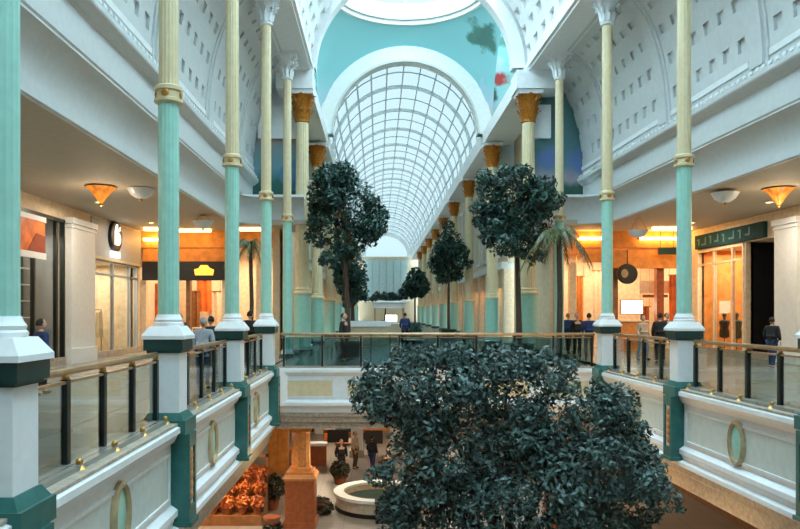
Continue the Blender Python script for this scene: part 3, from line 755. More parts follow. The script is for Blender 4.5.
# teal sign right with pale letter marks
o = W(1)(AW-.06, 29.6, 4.9)
t = thing('shop_sign', 'dark teal lettered sign board above the right shop window', 'sign', o); f = Lc(1)
MB(f).box(-.1, .06, -2.7, 2.7, -.3, .3).build('board', mat('sign_teal', (30, 66, 66), .8, spec=.1), t)
pale = mat('letter_teal', (62, 102, 102), .7)
for k, (y, hw, z0, z1, bar) in enumerate(((2.35, .12, -.16, .12, 1), (1.85, .2, -.18, .16, 0), (1.3, .1, -.16, .18, 1), (.75, .16, -.14, .16, 0), (.2, .1, -.2, .14, 1), (-.45, .22, -.14, .18, 0), (-1.05, .12, -.18, .16, 1), (-1.65, .18, -.12, .2, 0))):
    m = MB(f); m.box(-.125, -.1, y-hw, y-hw+.1, z0, z1)      # worn, unreadable strokes
    m.box(-.125, -.1, y-hw+.1, y+hw, z1-.07, z1) if bar else m.box(-.125, -.1, y-hw+.1, y+hw, z0, z0+.07)
    m.build('letter_mark', pale, t)
# mannequins and racks in the right shop
def mannequin(o, label, c, rz):
    t = thing('mannequin', label, 'mannequin', o, rz, 'mannequins in the right shop window')
    MB().lathe([(.2, 0), (.2, .03), (.02, .05), (.02, .7)], n=12).build('stand', 'black', t)
    MB().lathe([(.05, .65), (.2, .72), (.21, .95), (.16, 1.1), (.22, 1.35), (.2, 1.42), (.06, 1.48), (.05, 1.56)], n=14).build('torso', c, t, True)
    MB().sphere((0, 0, 1.66), .1, 10, 8, (.85, 1, 1.2)).build('head', 'black', t, True)
    for sx in (-1, 1): MB().tube([(0, sx*.21, 1.38), (.02, sx*.26, 1.1), (.08, sx*.25, .85)], .05, 7, .035).build('arm', c, t, True)
for y, c, l in ((30.2, 'dark_teal', 'mannequin in dark teal, nearer one in the right shop window'), (31.2, 'black_post', 'mannequin in black, farther one in the right shop window')):
    p = W(1)(AW+.6, y, 0); mannequin(p, l, c, PI)
def garment(m, y0, z0, wd, h):
    m.add([(-.06, y0-wd, z0), (.06, y0-wd, z0), (.08, y0, z0+.08), (-.08, y0, z0+.08), (.06, y0+wd, z0), (-.06, y0+wd, z0),
           (-.1, y0-wd*1.1, z0-h), (.1, y0-wd*1.1, z0-h), (.1, y0+wd*1.1, z0-h), (-.1, y0+wd*1.1, z0-h)],
          [(0, 3, 2, 1), (3, 5, 4, 2), (0, 1, 7, 6), (4, 5, 9, 8), (0, 6, 9, 5, 3), (1, 2, 4, 8, 7), (6, 7, 8, 9)])
    return m
def rack(s, name, label, y0, y1, a, cols, glabel, grp):
    o = W(s)(a, (y0+y1)/2, 0); h = (y1-y0)/2
    t = thing(name, label, 'rack', o); f = Lc(s)
    MB(f).tube([(0, -h, 0), (0, -h, 1.9), (0, h, 1.9), (0, h, 0)], .025, 6).box(-.3, .3, -h-.03, -h+.03, 0, .05).box(-.3, .3, h-.03, h+.03, 0, .05).build('frame', 'bronze', t)
    n = len(cols)
    for k, c in enumerate(cols):
        o2 = W(s)(a, (y0+y1)/2-h+.25+(2*h-.5)*k/max(1, n-1), 1.9)
        g = thing('garment', {'warm_cream': 'cream', 'orange_wall': 'orange', 'white': 'white', 'rust': 'brown', 'poster_red': 'red', 'beige_wall': 'beige'}[c]+' '+glabel+(', near end' if k == 0 else ', next to its far end' if k > 2 else ''), 'garment', o2, group=grp)
        MB(f).tube([(0, 0, 0), (0, 0, -.06)], .01, 5).build('hook', 'bronze', g); garment(MB(f), 0, -.12, .22, 1.1).build('cloth', c, g)
rack(1, 'clothes_rack', 'clothes rack inside the right shop under the teal sign', 29.0, 32.0, AW+2.0, ['warm_cream', 'orange_wall', 'white', 'rust', 'warm_cream'], 'garment hanging on the rack in the right shop', 'garments on the right rack')
rack(-1, 'clothes_rack', 'clothes rack inside the left shop below the round logo', 28.0, 32.0, AW+1.4, ['poster_red', 'warm_cream', 'white', 'warm_cream', 'beige_wall'], 'garment hanging on the rack below the round logo', 'garments on the left rack')

# ---- end shops facing the camera
def end_shop(s):
    f = W(s); r = sroot('wall_end_shop_'+SIDE[s])
    d = 4.2
    MB(f).box(.6, AW+.2, YE+d, YE+d+.1, 0, 5.5).build('back_wall', 'warm_cream', r)
    MB(f).box(.6, AW+.2, YE, YE+.3, 4.75, 5.5).build('header', 'orange_wall', r)
    MB(f).box(.6, AW+.2, YE+.3, YE+d, 4.75, 4.85).build('shop_ceiling', 'orange_wall', r)
    MB(f).box(AW, AW+.2, YE+.3, YE+d, 0, 4.75).box(.5, .6, YE-1.3, YE+d, 0, 5.5).build('side_wall', 'warm_cream', r)
    return r
for s in (-1, 1): end_shop(s)
def end_box(s, px0, px1, py0, py1, d, th): # box from picture extents at depth d
    a = px(px0, py1, d); b = px(px1, py0, d); return (a.x, b.x, d, d+th, max(0, a.z), b.z)
# left: black band with golden emblem, orange bulkhead
r = sroot('trim_end_left')
MB().box(*end_box(-1, 143, 226, 248, 262, YE+.05, .4)).build('bulkhead', 'orange_wall', r)
for x0, x1, mm in ((140, 146, 'warm_cream'), (186, 190, 'wood'), (222, 229, 'warm_cream'), (256, 262, 'warm_cream')):
    MB().box(*end_box(-1, x0, x1, 280 if x1 < 230 else 258, 400, YE+.1, .35)).build('pier', mm, r)
MB().box(*end_box(-1, 229, 275, 248, 258, YE+.1, .3)).build('transom_wall', 'warm_cream', r)
a = px(184, 271, YE-.1)
t = thing('band_sign', 'black sign band with golden emblem over the left end shop', 'sign', (a.x, YE-.1, a.z))
MB().box(-41*YE/F, 41*YE/F, -.12, .1, -.43, .43).build('band', 'black', t)
m = MB(); m.prism([(.55, -.2), (1.35, -.2), (1.4, .05), (1.2, .14), (1.1, .26), (.8, .26), (.7, .12), (.5, .06)], 'y', -.16, -.12); m.build('emblem', mat('emblem_gold', (240, 180, 60), .4, emit=(255, 180, 60), es=.8), t)
for k, (x, y, w_) in enumerate(((157, 223, 24), (157, 244, 26), (195, 231, 30), (250, 229, 20))):
    yy_ = (31.6, 32.83, 32.2, 31.7)[k]; p = px(x, y, yy_); p.z = 5.44 if k != 1 else 5.1
    tag(MB().box(-w_*YE/F/2, w_*YE/F/2, -.12, .15, -.06, .06).build('light_strip', 'lamp_warm', loc=(p.x, p.y, p.z)), ['upper glowing ceiling strip, left end shop', 'lower glowing ceiling strip, left end shop', 'glowing ceiling strip right of the thick column, left end shop', 'glowing strip above the narrow shopfront at left'][k], 'ceiling light')
# goods in the left end shop
for k, (x, y, w_, h, mm) in enumerate(((160, 305, 14, 44, 'poster_orange'), (172, 300, 8, 50, 'wood'), (195, 310, 10, 40, 'wood'), (204, 296, 16, 34, 'poster_orange'), (214, 312, 14, 44, 'warm_cream'))):
    p = px(x, y, YE+2.2+.25*k)
    t = thing('hanging_banner', ['orange hanging cloth left of thick column', 'brown hanging cloth left of thick column', 'brown hanging cloth under the black band', 'orange patterned hanging cloth under golden emblem', 'cream hanging cloth at right of the left end shop'][k], 'cloth', (p.x, p.y, p.z))
    hw, hh = w_*YE/F/2, h*YE/F/2
    MB().box(-hw-.05, hw+.05, -.03, .03, hh, hh+.05).build('rod', 'brass', t)
    for q in (-hw, hw): MB().tube([(q, 0, hh+.05), (q, 0, 4.75-p.z)], .012, 5).build('cord', 'brass', t)
    MB().loft([[(-hw+2*hw*i/8, .05*math.sin(i*1.8), z) for i in range(9)] for z in (-hh, hh)]).build('cloth', mm, t)
t = thing('shop_counter', 'pale counter in the left end shop', 'counter', (*W(-1)(3.6, YE+1.6, 0),))
MB().box(-1.6, 1.6, -.3, .3, 0, 1.0).build('body', 'wood', t); MB().box(-1.7, 1.7, -.4, .4, 1.0, 1.06).build('top', 'warm_cream', t)
# right end shop: glowing orange bulkheads, round dark clock-like sign, white screen, hanging teal sign
r = sroot('trim_end_right')
MB().box(*end_box(1, 612, 690, 250, 268, YE+.05, .4)).build('bulkhead', 'orange_wall', r)
MB().box(*end_box(1, 585, 612, 250, 262, YE+.05, .4)).build('bulkhead', 'orange_wall', r)
for x0, x1, mm in ((570, 576, 'warm_cream'), (612, 618, 'wood'), (657, 664, 'rust'), (693, 700, 'warm_cream')):
    MB().box(*end_box(1, x0, x1, 262, 400, YE+.3, .35)).build('pier', mm, r)
for k, (x, y, w_) in enumerate(((672, 223, 36), (664, 240, 46), (590, 246, 22))):
    yy_ = (31.4, 32.83, 32.83)[k]; p = px(x, y, yy_); p.z = 5.44 if k == 0 else 5.15
    tag(MB().box(-w_*YE/F/2, w_*YE/F/2, -.12, .15, -.06, .06).build('light_strip', 'lamp_warm', loc=(p.x, p.y, p.z)), ['upper glowing ceiling strip, right end shop', 'lower glowing ceiling strip, right end shop', 'short glowing ceiling strip left of the right columns'][k], 'ceiling light')
p = px(627, 274, YE)
t = thing('round_sign', 'round dark sign with pale centre hanging in the right end shop', 'sign', (p.x, YE-.05, p.z))
m = MB(); m.loft([[(r_*math.cos(q), y_, r_*math.sin(q)) for q in np.linspace(0, 2*PI, 25)] for r_, y_ in ((.46, .1), (.46, -.05), (.42, -.08), (.0, -.08))]); m.build('disc', 'black', t)
m = MB(); m.prism([(-.15+.16*math.cos(q), .02+.2*math.sin(q)) for q in np.linspace(0, 2*PI, 13)[:-1]], 'y', -.1, -.082); m.build('emblem', 'bronze', t)
MB().tube([(0, 0, .46), (0, 0, 1.1)], .02).build('hanger', 'black', t)
p = px(632, 307, YE+1.5)
t = thing('lit_panel', 'glowing white panel above the orange counter, right end shop', 'sign', (p.x, p.y, p.z))
MB().box(-.5, .5, 0, .08, -.3, .3).build('screen', 'lamp_white', t); MB().box(-.55, .55, .02, .12, -.35, .35).build('frame', 'wood', t)
p = px(632, 330, YE+.8)
t = thing('shop_counter', 'orange counter in the right end shop', 'counter', (p.x, p.y, 0))
MB().box(-.55, .55, -.3, .3, 0, 1.35).build('body', 'sandstone', t); MB().box(-.65, .65, -.38, .38, 1.35, 1.42).build('top', 'warm_cream', t)
p = px(655, 287, YE+1.2)
t = thing('wall_board', 'cream menu board with brown lettering strip, right end shop', 'sign', (p.x, p.y, p.z))
MB().box(-.75, .75, 0, .06, -.3, .3).build('board', 'warm_cream', t); MB().box(-.6, .6, -.02, 0, -.5, -.36).build('strip', 'rust', t)
p = px(667, 251, YE-.4)
t = thing('hanging_sign', 'small dark teal sign hanging left of the mint column', 'sign', (p.x, p.y, p.z))
MB().box(-.4, .4, -.04, .04, -.16, .16).build('board', 'dark_teal', t); MB().tube([(-.3, 0, .16), (-.3, 0, .95)], .012).tube([(.3, 0, .16), (.3, 0, .95)], .012).build('hanger', 'black', t)
for k, (x, y, w_, h, mm) in enumerate(((580, 300, 8, 50, 'sandstone'), (598, 296, 12, 54, 'warm_cream'), (645, 318, 10, 24, 'rust'), (674, 300, 10, 50, 'poster_orange'), (682, 305, 7, 46, 'rust'))):
    p = px(x, y, YE+2.6+.2*k if k < 3 else YE+.75)
    hw, hh = w_*YE/F/2, h*YE/F/2
    t = thing('hanging_banner', ['sandy banner at left of the right end shop', 'cream banner beside the mint column, right end shop', 'small brown banner behind the orange counter', 'orange banner left of the nearest right column', 'brown banner right of the nearest right column'][k], 'cloth', (p.x, p.y, p.z))
    MB().box(-hw-.05, hw+.05, -.03, .03, hh, hh+.05).build('rod', 'brass', t)
    for q in (-hw, hw): MB().tube([(q, 0, hh+.05), (q, 0, 4.75-p.z)], .012, 5).build('cord', 'brass', t)
    MB().loft([[(-hw+2*hw*i/8, .05*math.sin(i*1.8), z) for i in range(9)] for z in (-hh, hh)]).build('cloth', mm, t)

# lights in the shops
for s in (-1, 1):
    f = W(s)
    p = f(4.0, YE+2.0, 4.6); area('end_shop_light', p, (5, 2.5), 150, WARM)
    p = f(AW+1.4, 22 if s < 0 else 21, 4.5); area('shop_light', p, (1.6, 5), 90, SOFTW)
    p = f(AW+1.4, 30.3, 3.8 if s < 0 else 4.4); area('shop_light', p, (1.6, 3.6), 90 if s < 0 else 120, SOFTW if s < 0 else WARM)
# ceiling spots added along the walk to brighten gallery floor, soffit and piers
for s in (-1, 1):
    for y in (6, 12, 18, 24, 29.5):
        p = W(s)(AW-1.6, y, 5.46)
        t = thing('fill_downlight', 'added downlight in the %s gallery ceiling, %s' % (SIDE[s], {6: 'nearest the camera', 12: 'second from the camera', 18: 'third from the camera', 24: 'fourth from the camera', 29.5: 'next to the end shop'}[y]), 'ceiling light', p, group='added gallery downlights')
        MB().lathe([(.1, 0), (.13, -.02), (.13, .03)], n=14).build('rim', 'white', t); MB().lathe([(.09, -.01), (.09, .01)], n=12).build('lens', 'lamp_warm', t)
        area('gallery_fill', (p[0], p[1], p[2]-.08), (.5, .5), 48, SOFTW)

# ------------------------------------------------------------------ bowls and shell lamps
def bowl_lamp(x, y, zc, label, m='bowl'):
    t = thing('bowl_lamp', label, 'lamp', (x, y, zc), group='bowl lamps')
    MB().lathe([(.03, -.26), (.16, -.24), (.3, -.14), (.38, 0), (.4, .03), (.36, .03), (.28, -.1), (.14, -.2), (.02, -.21)], n=24).build('bowl', m, t, True)
    MB().sphere((0, 0, -.3), .05, 8, 6).build('finial', 'brass', t, True)
    for k in range(3):
        a = 2*PI*k/3; MB().tube([(.38*math.cos(a), .38*math.sin(a), .02), (.05*math.cos(a), .05*math.sin(a), 5.5-zc)], .012, 5).build('hanger', 'brass', t)
for (x, y, d, l) in ((141, 190, 21.5, 'white bowl lamp under the left gallery cornice beside thick column'), (203, 222, 27.5, 'grey bowl lamp above the left end shop'), (725, 194, 21.8, 'white bowl lamp above the teal shop sign'), (638, 231, 28, 'white bowl lamp between the two right columns')):
    p = px(x, y, d); bowl_lamp(p.x, d, p.z, l)
def shell_lamp(x, y, label, s):
    t = thing('shell_lamp', label, 'lamp', (x, y, 5.5), group='shell lamps')
    m = MB(); rows = []
    for i in range(7):
        u = i/6; R = .40*u+.03
        rows.append([(R*math.cos(q)*(1+.06*math.cos(q*12))*1.0, -.15+R*math.sin(q)*.9*(1+.06*math.cos(q*12)), -.5*(1-u)**1.3-.03) for q in np.linspace(0, 2*PI, 37)])
    m.loft(rows); m.build('shell', mat('shell_glass', (214, 130, 50), .4, var=.35, scale=5, emit=(255, 140, 40), es=.22), t, True)
    MB().sphere((0, -.15, -.55), .05, 8, 6).build('finial', 'brass', t, True)
    MB().lathe([(.42, -.02), (.45, -.05), (.42, -.005)], (0, -.15, 0), 24).build('rim', 'brass', t)
p = px(103, 187, 21.3); shell_lamp(p.x, p.y, 'glowing orange shell lamp under the left gallery ceiling', -1)
p = px(776, 188, 21.6); shell_lamp(p.x, p.y, 'glowing orange shell lamp under the right gallery ceiling', 1)
for x in (px(103, 187, 21.3).x, px(776, 188, 21.6).x):
    l = bpy.data.lights.new('shell_light', 'POINT'); l.energy = 22; l.color = WARM; l.shadow_soft_size = .15
    o = bpy.data.objects.new('shell_light', l); COL.objects.link(o); o.location = (x, 21.2, 4.6)

# ------------------------------------------------------------------ trees
def leaves_mesh(name, blobs, n, size, fill=.25, seed=1, sub=0):
    g = np.random.default_rng(seed)
    if sub:       # break every mass into smaller sprays sitting on its surface
        out = []
        for c, r in blobs:
            c, r = np.array(c), np.array(r); out.append((c, r*.72))
            for _ in range(sub):
                d = g.normal(size=3); d /= np.linalg.norm(d); k = g.uniform(.22, .42)
                out.append((c+d*r*g.uniform(.62, .95), r.mean()*k*np.array([1, 1, g.uniform(.6, 1)])))
        blobs = out
    vol = np.array([b[1][0]*b[1][1]+b[1][1]*b[1][2]+b[1][0]*b[1][2] for b in blobs]); cnt = np.maximum(12, (n*vol/vol.sum())).astype(int)
    V = []
    for (c, r), k in zip(blobs, cnt):
        d = g.normal(size=(k, 3)); d /= np.linalg.norm(d, axis=1)[:, None]
        rad = np.where(g.random(k) < fill, g.random(k)**.5, .80+.28*g.random(k)**1.5)
        p = np.array(c)+d*np.array(r)*rad[:, None]
        nrm = d*.6+g.normal(size=(k, 3))*.6+np.array([0, 0, .4]); nrm /= np.linalg.norm(nrm, axis=1)[:, None]
        up = g.normal(size=(k, 3)); up[:, 2] -= .4
        t = np.cross(nrm, up); t /= np.linalg.norm(t, axis=1)[:, None]; b = np.cross(nrm, t)
        s = (size*(.6+.8*g.random(k)))[:, None]
        V.append(np.stack([p-b*s, p+t*s*.42+nrm*s*.1, p+b*s, p-t*s*.42+nrm*s*.1], 1))
    V = np.concatenate(V); N = len(V)
    me = bpy.data.meshes.new(name); me.vertices.add(N*4); me.vertices.foreach_set('co', V.reshape(-1))
    me.loops.add(N*4); me.loops.foreach_set('vertex_index', np.arange(N*4, dtype=np.int32)); me.polygons.add(N)
    me.polygons.foreach_set('loop_start', np.arange(0, N*4, 4, dtype=np.int32))
    me.update(calc_edges=True); me.validate(); return me
def tree(label, base, blobs_px, d, n, size, m, trunk_r, dvar=.4, pot=None, group=None, seed=1, depthr=1.0, fork=None, name='ficus_tree', sub=9):
    bx, by, bz = base
    t = thing(name, label, 'tree', base, group=group)
    bl = []
    g = random.Random(seed)
    for (x, y, rx, ry) in blobs_px:
        dd = d+g.uniform(-dvar, dvar); c = px(x, y, dd); bl.append(((c.x-bx, c.y-by, c.z-bz), (rx*d/F, max(rx, ry)*.9*d/F*depthr, ry*d/F)))
    link('foliage', leaves_mesh('foliage', bl, n, size, seed=seed, sub=sub), m, t, kind='stuff')
    zs = min(b[0][2]-b[1][2]*.3 for b in bl); cx = sum(b[0][0] for b in bl)/len(bl); cy = sum(b[0][1] for b in bl)/len(bl)
    z_f = fork if fork else zs
    MB().tube([(0, 0, .02), (cx*.1, cy*.1, z_f*.4), (cx*.35, cy*.35, z_f)], trunk_r, 8, trunk_r*.75).build('trunk', 'bark', t, True)
    for c, r in bl[:7]:
        s0 = Vector((cx*.35, cy*.35, z_f)); e = Vector(c)
        MB().tube([s0-Vector((0, 0, .05)), s0.lerp(e, .5)+Vector((g.uniform(-.1, .1), 0, .1)), e], trunk_r*.5, 6, trunk_r*.15).build('branch', 'bark', t, True)
    return t
def planter(x, y, z, r, h, label, m='dark_teal', grp=None):
    t = thing('planter', label, 'planter', (x, y, z), group=grp)
    MB().lathe([(r*.8, 0), (r*.85, .05), (r, h-.1), (r*1.06, h-.06), (r*1.06, h), (r*.95, h), (r*.93, h-.08)], n=20).build('tub', m, t, True)
    MB().lathe([(r*.9, h-.1), (r*.9, h-.07)], n=16).build('soil', 'soil', t); return t
# big tree rising through the void
tb = (2.5, 13.6, ZL+.62)
tree('large blue-green leafy tree filling the void in front of the bridge', tb,
     [(430, 392, 62, 44), (505, 388, 75, 42), (575, 420, 62, 46), (376, 392, 28, 30), (470, 448, 90, 58), (590, 468, 72, 56), (412, 470, 40, 50), (635, 500, 44, 44), (530, 505, 115, 54), (450, 545, 60, 34), (600, 545, 60, 34), (428, 357, 34, 17), (500, 352, 26, 12), (545, 368, 34, 16), (604, 395, 24, 18), (398, 515, 30, 34), (395, 365, 14, 10), (650, 470, 22, 26), (622, 438, 30, 28), (466, 362, 30, 18), (362, 388, 18, 18), (664, 498, 20, 22)],
     13.6, 47000, .060, 'ficus_near', .2, dvar=.7, seed=3, depthr=.75, sub=12)
planter(2.5, 13.6, ZL, 1.1, .7, 'large planter of the big tree on the lower floor')
# trees on the upper floor
tree('largest round ficus tree left of the glazed vault', (-1.2, 29, .5),
     [(346, 200, 38, 36), (322, 196, 20, 26), (372, 222, 15, 32), (340, 178, 28, 16), (350, 240, 24, 22), (318, 232, 12, 22), (332, 258, 14, 14)], 29, 9000, .10, 'ficus', .12, seed=5)
tree('large ficus tree right of the glazed vault beside the palm', (5.4, 27.5, .5),
     [(515, 205, 38, 36), (492, 200, 18, 30), (540, 210, 18, 34), (512, 180, 32, 15), (505, 240, 28, 22), (535, 248, 16, 18), (490, 228, 15, 22)], 27.5, 9000, .10, 'ficus', .12, seed=6)
tree('smaller ficus tree behind the left one', (-1.6, 47, .5), [(354, 268, 16, 22), (345, 285, 14, 14), (360, 290, 11, 14), (340, 262, 8, 18)], 47, 4000, .14, 'ficus', .12, seed=8)
tree('mid-size round ficus tree in front of the right far shops', (4.9, 50, .5), [(449, 244, 19, 22), (440, 258, 13, 16), (458, 258, 13, 18), (448, 272, 17, 12)], 50, 4400, .14, 'ficus', .1, seed=9)
tree('distant ficus tree in the middle beside the kiosk', (3.6, 70, .5), [(414, 280, 11, 15), (422, 286, 10, 14), (408, 290, 9, 9)], 70, 2400, .2, 'ficus', .1, seed=10)
tree('distant ficus tree left of the kiosk', (-2.4, 66, .5), [(346, 300, 8, 10), (352, 293, 8, 10)], 66, 1200, .2, 'ficus', .1, seed=11)
tree('row of distant foliage at the end of the far hall', (1.0, 105, .5), [(378, 297, 9, 5), (390, 298, 9, 5), (400, 296, 7, 6)], 105, 900, .25, 'ficus', .12, seed=12, name='distant_shrub')
planter(1.0, 105, 0, .6, .6, 'planter of the distant foliage')
for (x, y, l) in ((-1.2, 29, 'planter of the largest left ficus'), (5.4, 27.5, 'planter of the right ficus beside the palm'), (-1.6, 47, 'planter of the smaller left ficus'), (4.9, 50, 'planter of the mid-size right ficus'), (3.6, 70, 'planter of the distant middle ficus'), (-2.4, 66, 'planter of the distant left ficus')):
    planter(x, y, 0, .55, .6, l)
def palm(x, y, z0, zt, L, label, n=16, seed=1, trunk=.09):
    t = thing('palm', label, 'palm', (x, y, z0)); g = random.Random(seed)
    MB().tube([(0, 0, 0), (.05, .02, (zt-z0)*.5), (0, 0, zt-z0)], trunk*1.2, 8, trunk).build('trunk', 'bark', t, True)
    for k in range(n):
        az = 2*PI*k/n+g.uniform(-.2, .2); el = g.uniform(.1, 1.1); ln = L*g.uniform(.8, 1.15)
        pts = []
        for i in range(9):
            u = i/8; rr = ln*u*math.cos(el)*(1-.1*u)+.02; zz = (zt-z0)+ln*(u*math.sin(el)-.95*u*u*(.6+.5*math.cos(el)))
            pts.append(Vector((rr*math.cos(az), rr*math.sin(az), zz)))
        m = MB(); m.tube(pts, .018, 4, .006); side = Vector((-math.sin(az), math.cos(az), 0))
        for i in range(1, 9):
            p = pts[i]; q = pts[i-1]
            for sgn in (-1, 1):
                for h in (0, .5):
                    b = q.lerp(p, h); tip = b+side*sgn*.42*L/1.6*(1.1-i/9)+Vector((0, 0, -.16))+(p-q)*.9
                    m.add([b, b+(p-q)*.5, tip], [(0, 1, 2)])
        m.build('frond', 'palm', t)
palm(6.38, 25.4, .0, 4.55, 1.35, 'palm with drooping fronds beside the slim right column', 22, 4)
palm(-4.7, 26.5, 0, 4.3, .95, 'palm behind the left columns, right of the black sign band', 12, 8, .07)

# ------------------------------------------------------------------ kiosk and things on the upper floor
p = px(389, 306, 46)
t = thing('kiosk', 'white canopied kiosk in the middle of the far hall', 'kiosk', (p.x, 46, 0))
MB().box(-1.0, 1.0, -.8, .8, 2.05, 2.4).frus(0, 0, 2.4, 2.5, 1.0, .7).build('canopy', 'white', t)
for sx in (-.9, .9):
    for sy in (-.7, .7): MB().box(sx-.05, sx+.05, sy-.05, sy+.05, 0, 2.05).build('post', 'bronze', t)
MB().box(-1.0, 1.0, -.8, -.3, 0, 1.05).build('counter', 'beige_wall', t); MB().box(-1.05, 1.05, -.85, -.25, 1.05, 1.12).build('counter_top', 'white', t)
MB().box(-.2, .5, -.25, -.05, 1.2, 1.6).build('lit_display', 'lamp_white', t)
p = px(362, 320, 40)
t = thing('kiosk_counter', 'long low white counter left of the canopied kiosk', 'counter', (p.x, 40, 0))
MB().box(-.8, 1.5, -.3, .3, 0, 1.0).build('body', 'beige_wall', t); MB().box(-.9, 1.6, -.36, .36, 1.0, 1.3).build('top', 'white', t)
p = px(412, 321, 44)
t = thing('flower_bed', 'dark round planted bed in front of the middle ficus', 'planter', (p.x, 44, 0))
MB().lathe([(.65, 0), (.7, .5), (.74, .55), (.66, .55)], n=20).build('tub', 'dark_teal', t, True); link('foliage', leaves_mesh('foliage', [((0, 0, .8), (.6, .6, .35))], 500, .1, seed=20), 'ficus', t, kind='stuff')
# cafe style tables behind the bridge railing
for k, (x, y) in enumerate(((-1.2, 27.5), (1.4, 28.2), (4.2, 27.2))):
    t = thing('cafe_table', ['round cafe table at left behind the bridge railing', 'round cafe table in the middle behind the bridge railing', 'round cafe table at right behind the bridge railing'][k], 'table', (x, y, 0))
    MB().lathe([(.42, .7), (.42, .74)], n=20).build('tabletop', 'warm_cream', t); MB().lathe([(.25, 0), (.25, .03), (.04, .06), (.04, .7)], n=12).build('pedestal', 'black', t)
    for j in (-1, 1):
        c = thing('cafe_chair', ['dark cafe chair %s of the %s cafe table' % ('left' if j < 0 else 'right', q) for q in ('left', 'middle', 'right')][k], 'chair', (x+j*.75, y, 0), 0 if j > 0 else PI)
        MB().box(-.2, .2, -.2, .2, .43, .47).build('seat', 'wood', c); MB().box(.17, .21, -.2, .2, .55, .92).build('backrest', 'wood', c)
        for a in (-.18, .18):
            for b in (-.18, .18): MB().box(a-.02, a+.02, b-.02, b+.02, 0, .92 if a > 0 else .43).build('leg', 'black', c)

# ------------------------------------------------------------------ lower floor
def low_col(x, y, label):
    t = thing('lower_column', label, 'column', (x, y, ZL), group='sandstone columns on the lower floor')
    MB().box(-.5, .5, -.5, .5, .2, 1.62).box(-.56, .56, -.56, .56, 0, .2).build('pedestal', 'rust', t)
    MB().box(-.54, .54, -.54, .54, 1.62, 1.70).frus(0, 0, 1.70, 1.82, .58, .5).box(-.46, .46, -.46, .46, 1.82, 1.9).build('pedestal_cap', 'sandstone', t)
    MB().lathe([(.4, 1.9), (.4, 2.0), (.33, 2.06), (.31, 3.2), (.35, 3.28)], n=28, flute=1, fd=.03).build('shaft', 'sandstone', t)
    MB().frus(0, 0, 3.28, 3.46, .36, .42).build('capital', 'gold', t)
low_col(-2.68, 25.1, 'glowing sandstone column below the bridge at left')
low_col(6.4, 25.1, 'sandstone column below the bridge at right, behind the big tree')
ll = sroot('wall_lower_left')
MB().box(-9.6, -9.3, YB, 46, ZL, -2.2).build('wall', 'orange_wall', ll)
MB().box(12.5, 12.8, YB, 46, ZL, -2.5).build('wall_lower_right', mat('brown_wall', (120, 84, 56), .6, var=.15), kind='structure')
lb = sroot('wall_lower_back')
MB().box(-9.4, 12.6, 44, 44.3, ZL, -2.0).build('wall', 'warm_cream', lb)
for k in range(9):
    x = -8.6+2.4*k
    MB().box(x, x+.5, 43.7, 44.0, ZL, -2.0).build('pier', 'white', lb)
    MB().box(x+.6, x+2.3, 43.85, 44.0, ZL+.1, -3.0).build('pane', ['rust', 'black', 'warm_cream', 'orange_wall'][k % 4], lb)
    MB().box(x+.55, x+2.35, 43.8, 44.0, -2.95, -2.4).build('sign_fascia', ['black', 'rust', 'orange_wall', 'teal'][k % 4], lb)
# partition with brown panels behind the sandstone column
for k, (x0, x1, y0, y1, mm, l) in enumerate(((268, 288, 430, 452, 'orange_wall', 'orange lit cabinet left of the lower sandstone column'), (270, 290, 452, 476, 'rust', 'low brown cabinet left of the lower sandstone column'), (308, 326, 446, 484, 'rust', 'red-brown cabinet right of the lower sandstone column'))):
    d = 33+.8*k; a = px(x0, y1, d); b = px(x1, y0, d); z0 = ZL
    t = thing('shop_cabinet', l, 'cabinet', ((a.x+b.x)/2, d, ZL))
    hw = (b.x-a.x)/2; MB().box(-hw, hw, 0, .5, 0, b.z-ZL).build('body', mm, t); MB().box(-hw-.06, hw+.06, -.05, .55, b.z-ZL, b.z-ZL+.12).build('top', 'white' if k == 2 else 'sandstone', t)
    MB().box(-hw+.06, -.02, -.03, 0, .15, b.z-ZL-.1).build('door', mm, t); MB().box(.02, hw-.06, -.03, 0, .15, b.z-ZL-.1).build('door', mm, t)
# ring counter
p = px(371, 500, 27.3)
t = thing('ring_counter', 'round white topped ring counter on the lower floor', 'counter', (p.x+.3, 27.3, ZL))
annulus(MB(), 1.4, 1.62, 0, .55).build('body', 'warm_cream', t, True); annulus(MB(), 1.32, 1.72, .55, .65).build('top', 'white', t, True); MB().lathe([(1.36, .3), (1.36, .34)], n=32).build('dark_disc', 'dark_teal', t); annulus(MB(), 1.63, 1.66, 0, .15).build('kick_plate', 'black', t)  # dark disc fills the inside of the ring
tag(MB().box(-.3, .3, -.25, .25, 0, .7).box(-.33, .33, -.28, .28, .7, .76).build('bin', 'black', loc=(px(384, 520, 25.4).x, 25.4, ZL)), 'black square bin in front of the ring counter', 'bin')
def topiary(x, y, zc, r, label, d):
    t = thing('ball_topiary', label, 'topiary', (x, y, ZL), group='ball topiaries')
    link('foliage', leaves_mesh('foliage', [((0, 0, zc), (r, r, r))], 700, .09, seed=int(x*10) % 97+1), 'box_leaf', t, kind='stuff')
    MB().tube([(0, 0, .3), (0, 0, zc)], .04).build('stem', 'bark', t); MB().lathe([(.2, 0), (.28, .35), (.3, .35), (.3, .42), (.24, .42)], n=14).build('pot', 'terracotta', t, True)
for (x, y, r, d, l) in ((272, 487, 13, 27, 'larger dark ball topiary left of the sandstone column'), (321, 508, 11, 26.5, 'small dark ball topiary right of the sandstone column'), (272, 528, 9, 24.6, 'dark ball topiary at the bottom picture edge'), (340, 470, 9, 31, 'small topiary far behind the ring counter')):
    p = px(x, y, d); topiary(p.x, d, p.z-ZL, r*d/F, l, d)
